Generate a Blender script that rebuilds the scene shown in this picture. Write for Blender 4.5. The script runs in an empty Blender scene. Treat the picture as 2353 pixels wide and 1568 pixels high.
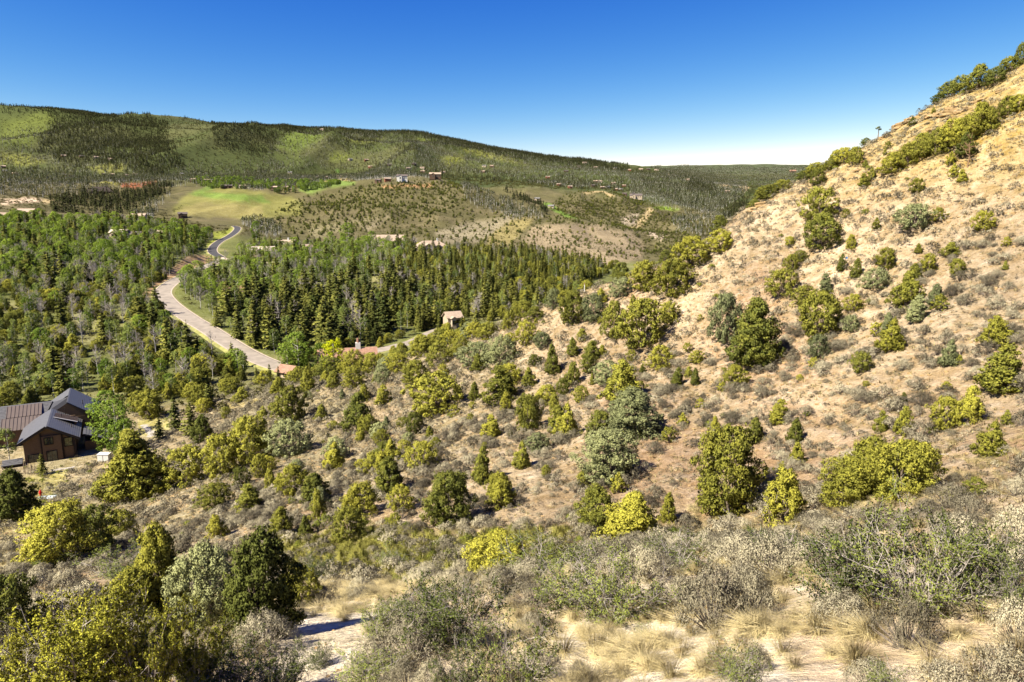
import bpy, math, random
import numpy as np
random.seed(7)
RNG = np.random.default_rng(11)
R = math.radians
scene = bpy.context.scene
COL = scene.collection

# ------------------------------------------------------------------ camera
PITCH = R(10.45)
F = 683.0                                   # focal length in pixels of a 1024-wide picture (24 mm on 36 mm)
cam_d = bpy.data.cameras.new('camera')
cam_d.lens = 24.0; cam_d.sensor_width = 36.0
cam_d.clip_start = 0.1; cam_d.clip_end = 30000.0
cam = bpy.data.objects.new('camera', cam_d); COL.objects.link(cam)
cam.location = (0, 0, 0); cam.rotation_euler = (math.pi/2 - PITCH, 0, 0)
scene.camera = cam

# ------------------------------------------------------------------ sky and sun
SUN_AZ, SUN_EL = R(-121.0), R(48.0)         # azimuth clockwise from +Y
world = bpy.data.worlds.new('World'); scene.world = world; world.use_nodes = True
wn = world.node_tree; wn.nodes.clear()
sky = wn.nodes.new('ShaderNodeTexSky'); sky.sky_type = 'NISHITA'; sky.sun_disc = False
sky.sun_elevation = SUN_EL; sky.sun_rotation = SUN_AZ % (2*math.pi)
sky.altitude = 2600.0; sky.air_density = 1.0; sky.dust_density = 0.0; sky.ozone_density = 2.6
# the photograph's deep, saturated blue: one grade per channel over the whole sky
sep = wn.nodes.new('ShaderNodeSeparateColor'); com = wn.nodes.new('ShaderNodeCombineColor'); wn.links.new(sky.outputs[0], sep.inputs[0])
EXPO = 1.62
for ch, (g, k, top_) in enumerate(((2.96, .0186, 4.2), (1.78, .0482, 6.2), (.642, .288, 8.5))):
    mn = wn.nodes.new('ShaderNodeMath'); mn.operation = 'MINIMUM'; mn.inputs[1].default_value = top_
    pw = wn.nodes.new('ShaderNodeMath'); pw.operation = 'POWER'; pw.inputs[1].default_value = g
    ml = wn.nodes.new('ShaderNodeMath'); ml.operation = 'MULTIPLY'; ml.inputs[1].default_value = k/(.1*2**EXPO)
    wn.links.new(sep.outputs[ch], mn.inputs[0]); wn.links.new(mn.outputs[0], pw.inputs[0]); wn.links.new(pw.outputs[0], ml.inputs[0]); wn.links.new(ml.outputs[0], com.inputs[ch])
bg = wn.nodes.new('ShaderNodeBackground'); bg.inputs['Strength'].default_value = 0.1
wo = wn.nodes.new('ShaderNodeOutputWorld')
wn.links.new(com.outputs[0], bg.inputs[0]); wn.links.new(bg.outputs[0], wo.inputs[0])
sd = bpy.data.lights.new('sun', 'SUN'); sd.energy = 5.0; sd.angle = R(0.5); sd.color = (1.0, 0.925, 0.76)
sun = bpy.data.objects.new('sun', sd); COL.objects.link(sun)
sx, sy, sz = math.sin(SUN_AZ)*math.cos(SUN_EL), math.cos(SUN_AZ)*math.cos(SUN_EL), math.sin(SUN_EL)
from mathutils import Vector, Matrix
sun.rotation_euler = Vector((sx, sy, sz)).to_track_quat('Z', 'Y').to_euler()
sun.location = (sx*100, sy*100, sz*100)
vs = scene.view_settings
vs.view_transform = 'Standard'; vs.look = 'None'; vs.exposure = EXPO; vs.gamma = 1.0
scene.cycles.max_bounces = 4; scene.cycles.diffuse_bounces = 2; scene.cycles.glossy_bounces = 2
scene.cycles.transmission_bounces = 2; scene.cycles.transparent_max_bounces = 4
scene.cycles.caustics_reflective = False; scene.cycles.caustics_refractive = False

# ------------------------------------------------------------------ pixel <-> world (1024 x 682 picture)
CP, SP = math.cos(PITCH), math.sin(PITCH)
S = 1024/2353.0                             # the lists below were read off a 2353-wide view
def ray(px, py):
    u = (np.asarray(px, float) - 512)/F; v = (341 - np.asarray(py, float))/F
    return u, CP + v*SP, -SP + v*CP
def az_t(px, py):
    x, y, z = ray(px, py); h = np.hypot(x, y)
    return np.arctan2(x, y), z/h
def project(x, y, z):
    d = y*CP - z*SP; up = y*SP + z*CP
    d = np.where(d > 0.01, d, 0.01)
    return 512 + F*x/d, 341 - F*up/d, d

# ------------------------------------------------------------------ noise
def _hash(ix, iy, seed):
    h = (ix.astype(np.int64)*374761393 + iy.astype(np.int64)*668265263 + seed*1274126177) & 0xffffffff
    h = ((h ^ (h >> 13))*1274126177) & 0xffffffff
    return ((h ^ (h >> 16)) & 0xffff)/65535.0
def vnoise(x, y, seed=0):
    x = np.asarray(x, float); y = np.asarray(y, float)
    ix = np.floor(x); iy = np.floor(y); fx = x-ix; fy = y-iy
    fx = fx*fx*fx*(fx*(fx*6-15)+10); fy = fy*fy*fy*(fy*(fy*6-15)+10)
    a = _hash(ix, iy, seed); b = _hash(ix+1, iy, seed); c = _hash(ix, iy+1, seed); d = _hash(ix+1, iy+1, seed)
    return (a*(1-fx)+b*fx)*(1-fy) + (c*(1-fx)+d*fx)*fy
def fbm(x, y, octaves=4, seed=0):
    s = 0; a = 0.5; n = 0
    for o in range(octaves):
        c, q = math.cos(0.6*o), math.sin(0.6*o)
        s = s + a*vnoise((x*c-y*q)*2**o+17.3*o, (x*q+y*c)*2**o-9.1*o, seed+o); n += a; a *= 0.5
    return s/n*2-1
def ridged(x, y, octaves=3, seed=0):
    s = 0; a = 0.5; n = 0
    for o in range(octaves):
        s = s + a*(1-np.abs(2*vnoise(x*2**o+5.7*o, y*2**o+3.1*o, seed+o)-1)); n += a; a *= 0.5
    return s/n*2-1
def sstep(a, b, x):
    t = np.clip((np.asarray(x, float)-a)/(b-a), 0, 1); return t*t*(3-2*t)

# ------------------------------------------------------------------ terrain: feature lines (ridges, gullies, benches)
# each line: (px, py, distance) seen in the photograph, or (px, None, distance, height) where a ridge hides it
LINES = [
 [(-400,None,2,-2.3),(512,None,2,-2.1),(1400,None,2,-1.6)],
 [(-300,705,14),(0,700,12.5),(300,690,10.5),(609,682,9.5),(1024,682,8.5),(1300,690,8)],
 [(-300,650,24),(0,640,22),(300,612,19.5),(520,600,18),(700,575,18.5),(850,560,18),(1024,555,16),(1300,550,14)],
 [(-300,610,48),(0,600,44),(150,585,41),(300,570,38),(420,560,34),(560,545,34),(700,528,35.5),(800,505,35),(900,495,31),(1024,485,28),(1300,470,24)],
 [(-300,560,80),(0,550,75),(150,530,71),(300,500,62),(420,500,51),(560,490,46),(700,475,43.5),(800,452,43.5),(900,436,42),(1024,424,40),(1300,400,36)],
 [(-300,500,120),(0,495,118),(60,497,117),(150,478,112),(300,430,103),(420,425,82),(560,405,72),(700,372,69),(800,342,69),(900,315,67),(1024,292,65),(1300,250,60)],
 [(-300,462,160),(0,455,155),(76,458,151),(144,432,158),(174,421,163),(226,405,168),(261,395,169),(305,383,164),(348,372,157),(392,361,146),(435,348,134),(479,337,126),(522,314,120),(566,297,115),(609,284,112),(644,271,110),(679,258,108),(714,237,108),(740,211,109),(783,187,110),(814,174,111),(849,154,112),(892,132,113),(936,104,114),(979,87,115),(1024,60,115),(1150,10,116),(1400,-60,116)],
 [(-300,None,185,-47),(0,None,182,-46),(174,None,186,-45.2),(261,None,192,-44.5),(348,None,186,-43.5),(435,None,186,-43),(522,None,186,-42),(609,None,188,-38),(740,None,190,-30),(814,None,190,-22),(900,None,190,-3),(1024,None,190,8),(1400,None,190,20)],
 [(-300,318,320),(0,315,320),(155,301,330),(205,305,320),(261,312,308),(348,320,298),(435,323,288),(522,None,295,-45),(609,None,300,-46),(740,None,300,-46),(814,None,300,-46),(1024,None,300,-30),(1400,None,300,-20)],
 [(-300,235,620),(0,232,620),(100,234,610),(150,239,600),(190,247,580),(215,259,555),(300,254,570),(380,249,575),(429,249,580),(520,257,555),(600,272,515),(660,None,510,-42),(740,None,500,-42),(814,None,500,-45),(1024,None,500,-30),(1400,None,500,-10)],
 [(-300,212,800),(0,213,800),(120,217,800),(180,224,790),(235,229,780),(300,243,740),(429,241,740),(520,250,715),(600,264,680),(650,None,660,-44),(720,None,700,-45),(1024,None,700,-25),(1400,None,700,0)],
 [(-300,200,1050),(0,202,1040),(50,206,1030),(90,212,1000),(140,216,985),(185,214,985),(250,216,980),(300,219,950),(360,221,930),(429,222,920),(500,228,900),(560,236,850),(610,250,800),(640,262,760),(720,None,850,-44),(1024,None,850,-20),(1400,None,850,0)],
 [(-300,188,1350),(0,190,1350),(60,194,1280),(120,192,1300),(185,194,1350),(240,190,1350),(290,192,1300),(330,187,1260),(400,183.5,1250),(440,183,1240),(490,200,1160),(540,217,1080),(580,230,1000),(625,242,900),(645,255,850),(720,None,1000,-40),(1024,None,1000,-10),(1400,None,1000,10)],
 [(-300,182,1560),(0,184,1560),(120,184,1540),(185,187,1540),(290,187,1520),(330,185,1480),(400,None,1420,50),(440,None,1420,48),(480,194,1420),(540,201,1330),(600,215,1230),(640,226,1180),(680,230,1130),(720,222,1180),(1024,None,1200,10),(1400,None,1200,10)],
 [(-300,176,1800),(0,178,1800),(185,181,1780),(290,181,1760),(400,180,1720),(480,187,1650),(560,189,1600),(600,194,1550),(630,199,1520),(660,206,1500),(690,216,1450),(720,216,1430),(1024,None,1500,20),(1400,None,1500,20)],
 [(-300,168,2200),(0,170,2200),(185,174,2150),(290,173,2150),(400,173,2150),(480,179,2100),(560,182,2050),(630,191,2000),(690,198,1950),(740,202,1950),(1024,200,2000),(1400,200,2000)],
 [(-300,140,2950),(0,144,2950),(60,146,2900),(120,142,2900),(185,146,2850),(230,142,2850),(290,148,2800),(400,152,2800),(480,159,2800),(560,167,2800),(630,175,2800),(690,184,2800),(740,190,2800),(820,190,2800),(1024,190,2800),(1400,190,2800)],
 [(-300,100,3900),(0,106.5,3900),(57,108,3800),(100,113,3750),(113,116,3750),(183,118,3700),(218,124,3700),(244,126,3650),(279,125.5,3650),(305,129.5,3700),(331,128.5,3700),(370,132,3700),(418,132,3700),(457,140,3700),(500,149,3750),(566,159,3900),(627,166.5,4100),(690,174,4000),(740,180,4000),(815,178,4000),(1024,178,4000),(1400,178,4000)],
 [(-300,None,4800,420),(0,None,4800,480),(305,None,4800,330),(457,None,4900,270),(566,None,5000,260),(627,171,5100),(690,170,5100),(815,169,5100),(1024,169,5100),(1400,169,5100)],
 [(-300,None,6500,420),(0,None,6500,420),(457,None,6500,330),(566,None,6500,380),(627,167,6500),(650,166,6500),(700,165.3,6500),(760,164.2,6500),(815,164.8,6500),(1024,165,6500),(1400,165,6500)],
 [(-400,None,9500,250),(512,None,9500,250),(1400,None,9500,250)],
]
def cluster_az():
    fine = np.linspace(R(-46), R(46), 640)
    left = np.linspace(R(-180), R(-46), 46)[:-1]; right = np.linspace(R(46), R(180), 46)[1:]
    return np.concatenate([left, fine, right])
AZ = cluster_az(); NA = len(AZ)
NR = 600
LR = np.linspace(math.log(1.5), math.log(9500.0), NR)
def gsmooth(v, xs, sig):
    # gaussian smoothing on an even grid of directions
    n = 721; g = np.linspace(-math.pi, math.pi, n); y = np.interp(g, xs, v)
    k = np.arange(-30, 31)*(2*math.pi/(n-1)); w = np.exp(-(k/sig)**2/2); w /= w.sum()
    return np.interp(xs, g, np.convolve(np.pad(y, 30, mode='edge'), w, mode='valid'))
rows_l, rows_t = [], []
for ln in LINES:
    a, l, t = [], [], []
    for p in ln:
        if len(p) == 4:
            aa = math.atan2((p[0]-512)/F, CP); tt = p[3]/p[2]
        else:
            aa, tt = az_t(p[0], p[1]); aa = float(aa); tt = float(tt)
        a.append(aa); l.append(math.log(p[2])); t.append(tt)
    rows_l.append(gsmooth(np.interp(AZ, a, l), AZ, R(0.7)))
    rows_t.append(gsmooth(np.interp(AZ, a, t), AZ, R(0.7)))
rows_l = np.array(rows_l); rows_t = np.array(rows_t)
for k in range(1, len(LINES)):
    rows_l[k] = np.maximum(rows_l[k], rows_l[k-1]+0.03)
def pchip(xk, yk, x):
    h = np.diff(xk); d = np.diff(yk)/h
    m = np.zeros_like(yk)
    s = (d[:-1]*d[1:]) > 0
    w1 = 2*h[1:]+h[:-1]; w2 = h[1:]+2*h[:-1]
    with np.errstate(divide='ignore', invalid='ignore'):
        hm = (w1+w2)/(w1/d[:-1]+w2/d[1:])
    m[1:-1] = np.where(s, hm, 0); m[0] = d[0]; m[-1] = d[-1]
    i = np.clip(np.searchsorted(xk, x)-1, 0, len(h)-1)
    u = (x-xk[i])/h[i]
    return ((2*u**3-3*u**2+1)*yk[i] + (u**3-2*u**2+u)*h[i]*m[i] + (-2*u**3+3*u**2)*yk[i+1] + (u**3-u**2)*h[i]*m[i+1])
Z = np.zeros((NA, NR)); RR = np.exp(LR)
for i in range(NA):
    lrk = np.concatenate([[math.log(1.4)], rows_l[:, i]]); tk = np.concatenate([[rows_t[0, i]*1.25], rows_t[:, i]])
    Z[i] = pchip(lrk, tk, LR)*RR
GX = np.sin(AZ)[:, None]*RR[None]; GY = np.cos(AZ)[:, None]*RR[None]; GR = np.broadcast_to(RR[None], Z.shape)
# relief on top of the feature lines
crest = np.exp(rows_l[6])[:, None]; top = np.exp(rows_l[17])[:, None]
near = 1-sstep(150, 240, GR)
Z += near*sstep(4, 14, GR)*(0.55*fbm(GX/14, GY/14, 3, 3) + 0.22*ridged(GX/4.5, GY/4.5, 2, 9)) + near*0.05*fbm(GX/0.8, GY/0.8, 3, 21)*(1-sstep(40, 70, GR))
mid = sstep(200, 300, GR)*(1-sstep(1000, 1500, GR))
Z += mid*1.8*fbm(GX/55, GY/55, 3, 31) + sstep(850, 950, GR)*(1-sstep(1500, 1800, GR))*(11*ridged(GX/150, GY/260, 2, 33)+5*ridged(GX/60, GY/110, 2, 35))
mount = sstep(1900, 2500, GR)*(1-0.85*sstep(0.86, 0.99, GR/top))
Z += mount*((20+50*sstep(R(4), R(-12), AZ)[:, None])*ridged(GX/640, GY/1100, 2, 41) + 14*fbm(GX/170, GY/170, 3, 47))
Z += sstep(3300, 3800, GR)*5*fbm(GX/120, GY/120, 2, 51)
TX = np.exp(LR)
def zat(x, y):
    x = np.asarray(x, float); y = np.asarray(y, float)
    a = np.arctan2(x, y); l = np.log(np.maximum(np.hypot(x, y), 1.51))
    i = np.clip(np.searchsorted(AZ, a)-1, 0, NA-2); fi = (a-AZ[i])/(AZ[i+1]-AZ[i])
    j = (l-LR[0])/(LR[1]-LR[0]); jj = np.clip(np.floor(j).astype(int), 0, NR-2); fj = np.clip(j-jj, 0, 1)
    # linear in true distance inside a cell
    r = np.hypot(x, y); fj = np.clip((r-RR[jj])/(RR[jj+1]-RR[jj]), 0, 1)
    return (Z[i, jj]*(1-fj)+Z[i, jj+1]*fj)*(1-fi) + (Z[i+1, jj]*(1-fj)+Z[i+1, jj+1]*fj)*fi
def hit(px, py, rmin=3.0, rmax=9000.0, k=1.0):
    """ground point seen at a picture position, looking past rmin; px,py in 1024 units times k"""
    a, t = az_t(px*k, py*k); a = float(a); t = float(t)
    rs = RR[(RR >= rmin) & (RR <= rmax)]
    tz = zat(math.sin(a)*rs, math.cos(a)*rs)/rs
    w = np.nonzero(tz >= t)[0]
    if len(w) == 0:
        j = int(np.argmax(tz))
        r = rs[j]
    elif w[0] == 0:
        r = rs[0]
    else:
        j = w[0]; f = (t-tz[j-1])/(tz[j]-tz[j-1]+1e-12); r = rs[j-1]+(rs[j]-rs[j-1])*f
    x, y = math.sin(a)*r, math.cos(a)*r
    return Vector((x, y, float(zat(x, y))))
def hit2(x, y, rmin=3.0, rmax=9000.0):
    return hit(x, y, rmin, rmax, S)
def flatten(path, half, fall, lift=0.0):
    """bend the ground to a smooth line of points (a road bed)"""
    p = np.array([tuple(q) for q in path])
    x0, x1, y0, y1 = p[:,0].min()-fall, p[:,0].max()+fall, p[:,1].min()-fall, p[:,1].max()+fall
    sel = np.nonzero((GX > x0)&(GX < x1)&(GY > y0)&(GY < y1))
    gx, gy = GX[sel], GY[sel]
    best = np.full(len(gx), 1e9); bz = np.zeros(len(gx))
    for a, b in zip(p[:-1], p[1:]):
        d = b[:2]-a[:2]; L = d@d + 1e-9
        u = np.clip(((gx-a[0])*d[0]+(gy-a[1])*d[1])/L, 0, 1)
        dist = np.hypot(gx-a[0]-u*d[0], gy-a[1]-u*d[1])
        m = dist < best; best[m] = dist[m]; bz[m] = (a[2]+u*(b[2]-a[2]))[m]
    w = 1-sstep(half, fall, best)
    Z[sel] = Z[sel]*(1-w) + (bz+lift)*w

# ------------------------------------------------------------------ roads (centre lines; the bed is cut into the ground first)
def smooth_path(pts, step):
    p = [pts[0]]+list(pts)+[pts[-1]]; out = []
    for i in range(1, len(p)-2):
        n = max(2, int((p[i+1]-p[i]).length/step))
        for k in range(n):
            u = k/n; a, b, c, d = p[i-1], p[i], p[i+1], p[i+2]
            out.append(0.5*((2*b)+(c-a)*u+(2*a-5*b+4*c-d)*u*u+(3*b-a-3*c+d)*u**3))
    out.append(pts[-1].copy())
    for _ in range(10):                      # ease the grade
        zz = [q.z for q in out]
        for i in range(1, len(out)-1): out[i].z = 0.25*zz[i-1]+0.5*zz[i]+0.25*zz[i+1]
    return out
MAIN_ROAD = smooth_path([hit2(*q, rmin=186) for q in [(700,862),(655,851),(606,834),(562,812),(520,786),(480,760),(442,737),(408,714),(383,692),(374,674),(386,657),(412,641),(443,626),(478,611),(503,600),(506,592)]], 4.0)
DARK_ROAD = smooth_path([MAIN_ROAD[-1].copy()]+[hit2(*q, rmin=400) for q in [(490,582),(489,571),(502,557),(526,544),(541,533),(545,524),(530,518),(512,519)]], 5.0)
SIDE_ROAD = smooth_path([hit2(*q, rmin=188) for q in [(735,862),(800,830),(845,814),(900,800),(950,788),(985,770),(1020,755)]], 5.0)
LANE = smooth_path([hit2(*q, rmin=300) for q in [(506,592),(560,604),(640,604),(720,596),(800,580),(900,575),(985,583)]], 8.0)
DRIVE = smooth_path([hit2(*q, rmin=186) for q in [(500,770),(478,740),(560,712)]], 4.0) if False else None
HOUSE_PAD = [Vector((-81.7+.866*a-.5*b, 122.1+.5*a+.866*b, -44.75)) for a, b in ((-4,-1),(-4,8),(-4,22),(-20,20))]
flatten(HOUSE_PAD, 6.0, 17.0)
for pth, hw in ((MAIN_ROAD, 5.0), (DARK_ROAD, 6.0), (SIDE_ROAD, 4.5), (LANE, 4.0)):
    flatten(pth, hw, hw*3.2)
# ------------------------------------------------------------------ materials
def new_mat(name):
    m = bpy.data.materials.new(name); m.use_nodes = True
    nt = m.node_tree; nt.nodes.clear()
    return m, nt
def N(nt, kind, **kw):
    n = nt.nodes.new(kind)
    for k, v in kw.items():
        if k in n.inputs: n.inputs[k].default_value = v
        else: setattr(n, k, v)
    return n
def simple_mat(name, col, rough=0.8, var=0.25, scale=3.0, metallic=0.0, bump=0.0, spec=0.3):
    m, nt = new_mat(name); L = nt.links
    tc = N(nt, 'ShaderNodeTexCoord')
    nz = N(nt, 'ShaderNodeTexNoise', Scale=scale, Detail=4.0)
    L.new(tc.outputs['Object'], nz.inputs['Vector'])
    mr = N(nt, 'ShaderNodeMapRange'); mr.inputs[1].default_value = 0.3; mr.inputs[2].default_value = 0.7
    mr.inputs[3].default_value = 1-var; mr.inputs[4].default_value = 1+var
    L.new(nz.outputs['Fac'], mr.inputs[0])
    mx = N(nt, 'ShaderNodeVectorMath', operation='SCALE'); mx.inputs[0].default_value = [c*.70 for c in col[:3]]
    L.new(mr.outputs[0], mx.inputs['Scale'])
    b = N(nt, 'ShaderNodeBsdfPrincipled'); b.inputs['Roughness'].default_value = rough; b.inputs['Metallic'].default_value = metallic
    b.inputs['Specular IOR Level'].default_value = spec
    L.new(mx.outputs[0], b.inputs['Base Color'])
    if bump:
        bp = N(nt, 'ShaderNodeBump', Strength=bump, Distance=0.05); L.new(nz.outputs['Fac'], bp.inputs['Height']); L.new(bp.outputs[0], b.inputs['Normal'])
    o = N(nt, 'ShaderNodeOutputMaterial'); L.new(b.outputs[0], o.inputs[0])
    return m
def leaf_mat(name, col, col2, trans=0.25, hue_var=0.12):
    """foliage: two real leaf colours mixed per clump ('clump' attribute) and per plant (its 'tint'), thin leaves let light through"""
    m, nt = new_mat(name); L = nt.links
    at = N(nt, 'ShaderNodeAttribute', attribute_name='clump')
    oi = N(nt, 'ShaderNodeObjectInfo')
    ti = N(nt, 'ShaderNodeAttribute', attribute_name='tint', attribute_type='INSTANCER')
    ad = N(nt, 'ShaderNodeMath', operation='MULTIPLY_ADD'); L.new(oi.outputs['Random'], ad.inputs[0]); ad.inputs[1].default_value = 0.5
    hf = N(nt, 'ShaderNodeMath', operation='MULTIPLY'); L.new(at.outputs['Fac'], hf.inputs[0]); hf.inputs[1].default_value = 0.6
    L.new(hf.outputs[0], ad.inputs[2])
    ad2 = N(nt, 'ShaderNodeMath', operation='ADD'); L.new(ad.outputs[0], ad2.inputs[0]); L.new(ti.outputs['Fac'], ad2.inputs[1])
    mc = N(nt, 'ShaderNodeMix', data_type='RGBA'); L.new(ad2.outputs[0], mc.inputs[0])
    mc.clamp_factor = True
    mc.inputs[6].default_value = (*col, 1); mc.inputs[7].default_value = (*col2, 1)
    vr = N(nt, 'ShaderNodeMapRange'); L.new(oi.outputs['Random'], vr.inputs[0]); vr.inputs[3].default_value = 1-hue_var*1.6; vr.inputs[4].default_value = 1+hue_var*1.6
    sc = N(nt, 'ShaderNodeVectorMath', operation='SCALE'); L.new(mc.outputs[2], sc.inputs[0]); L.new(vr.outputs[0], sc.inputs['Scale'])
    d = N(nt, 'ShaderNodeBsdfDiffuse'); t = N(nt, 'ShaderNodeBsdfTranslucent'); mx = N(nt, 'ShaderNodeMixShader', Fac=trans)
    # leaves take the light of the spray they sit on
    na = N(nt, 'ShaderNodeAttribute', attribute_name='nrm'); vt = N(nt, 'ShaderNodeVectorTransform', vector_type='NORMAL', convert_from='OBJECT', convert_to='WORLD')
    L.new(na.outputs['Vector'], vt.inputs[0]); nn = N(nt, 'ShaderNodeVectorMath', operation='NORMALIZE'); L.new(vt.outputs[0], nn.inputs[0])
    L.new(nn.outputs[0], d.inputs['Normal']); L.new(nn.outputs[0], t.inputs['Normal'])
    L.new(sc.outputs[0], d.inputs[0]); L.new(sc.outputs[0], t.inputs[0]); L.new(d.outputs[0], mx.inputs[1]); L.new(t.outputs[0], mx.inputs[2])
    o = N(nt, 'ShaderNodeOutputMaterial'); L.new(mx.outputs[0], o.inputs[0])
    return m

def ground_mat():
    m, nt = new_mat('ground_soil'); L = nt.links
    at = N(nt, 'ShaderNodeAttribute', attribute_name='earth')
    tc = N(nt, 'ShaderNodeTexCoord')
    cam_d_ = None
    def noise(scale, detail=5.0, rough=0.6, dist=0.0):
        n = N(nt, 'ShaderNodeTexNoise', Scale=scale, Detail=detail, Roughness=rough, Distortion=dist)
        L.new(tc.outputs['Object'], n.inputs['Vector']); return n
    def rng(src, lo, hi, a=0.3, b=0.7):
        r = N(nt, 'ShaderNodeMapRange'); L.new(src, r.inputs[0]); r.inputs[1].default_value = a; r.inputs[2].default_value = b
        r.inputs[3].default_value = lo; r.inputs[4].default_value = hi; return r
    n1, n2, n3, n4 = noise(5.5, 6, .7), noise(0.7, 6, .65, .4), noise(0.06, 5, .6), noise(0.008, 4, .6)
    v = rng(n1.outputs['Fac'], .60, 1.32); v2 = rng(n2.outputs['Fac'], .66, 1.26); v3 = rng(n3.outputs['Fac'], .8, 1.2); v4 = rng(n4.outputs['Fac'], .85, 1.15)
    def mul(a, b):
        x = N(nt, 'ShaderNodeMath', operation='MULTIPLY'); L.new(a, x.inputs[0]); L.new(b, x.inputs[1]); return x.outputs[0]
    k = mul(mul(v.outputs[0], v2.outputs[0]), mul(v3.outputs[0], v4.outputs[0]))
    sc = N(nt, 'ShaderNodeVectorMath', operation='SCALE'); L.new(at.outputs['Color'], sc.inputs[0]); L.new(k, sc.inputs['Scale'])
    # litter and lichen: a warmer and a greyer tone drift in
    hs = N(nt, 'ShaderNodeHueSaturation'); L.new(sc.outputs[0], hs.inputs['Color'])
    L.new(rng(n2.outputs['Fac'], 1.22, .78).outputs[0], hs.inputs['Saturation'])
    b = N(nt, 'ShaderNodeBsdfPrincipled'); b.inputs['Roughness'].default_value = 0.95; b.inputs['Specular IOR Level'].default_value = 0.1
    L.new(hs.outputs[0], b.inputs['Base Color'])
    ad = N(nt, 'ShaderNodeMath', operation='MULTIPLY_ADD'); L.new(n2.outputs['Fac'], ad.inputs[0]); ad.inputs[1].default_value = 3.0; L.new(n1.outputs['Fac'], ad.inputs[2])
    bp = N(nt, 'ShaderNodeBump', Strength=1.0, Distance=0.22); L.new(ad.outputs[0], bp.inputs['Height']); L.new(bp.outputs[0], b.inputs['Normal'])
    o = N(nt, 'ShaderNodeOutputMaterial'); L.new(b.outputs[0], o.inputs[0])
    return m

# ------------------------------------------------------------------ what grows and lies where (outlines in 2353-wide picture units, with distance ranges)
def poly_mask(px, py, poly, feather=1.5, wob=None):
    """1 inside the outline, 0 outside, soft over `feather` picture units"""
    p = np.array(poly, float)*S
    inside = np.zeros(px.shape, bool); dist = np.full(px.shape, 1e9)
    x0, y0 = p[-1]
    for x1, y1 in p:
        c = ((y1 > py) != (y0 > py)) & (px < (x0-x1)*(py-y1)/((y0-y1)+1e-9)+x1)
        inside ^= c
        dx, dy = x1-x0, y1-y0; u = np.clip(((px-x0)*dx+(py-y0)*dy)/(dx*dx+dy*dy+1e-9), 0, 1)
        dist = np.minimum(dist, np.hypot(px-x0-u*dx, py-y0-u*dy))
        x0, y0 = x1, y1
    sd = np.where(inside, dist, -dist)
    if wob is not None: sd = sd + wob
    return sstep(-feather, feather, sd)
def A(pts): return [(x*.2565, 218+y*.2565) for x, y in pts]             # region sheets used while measuring
def B(pts): return [(574+x*.2565, 218+y*.2565) for x, y in pts]
def C(pts): return [(1120+x*.2565, 287+y*.2565) for x, y in pts]
def D(pts): return [(x*.2565, 574+y*.2565) for x, y in pts]
def E(pts): return [(x*.2199, 862+y*.2199) for x, y in pts]
MEADOW = [(395,480),(430,445),(500,425),(600,438),(700,462),(690,492),(600,505),(500,498),(400,490)]
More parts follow.
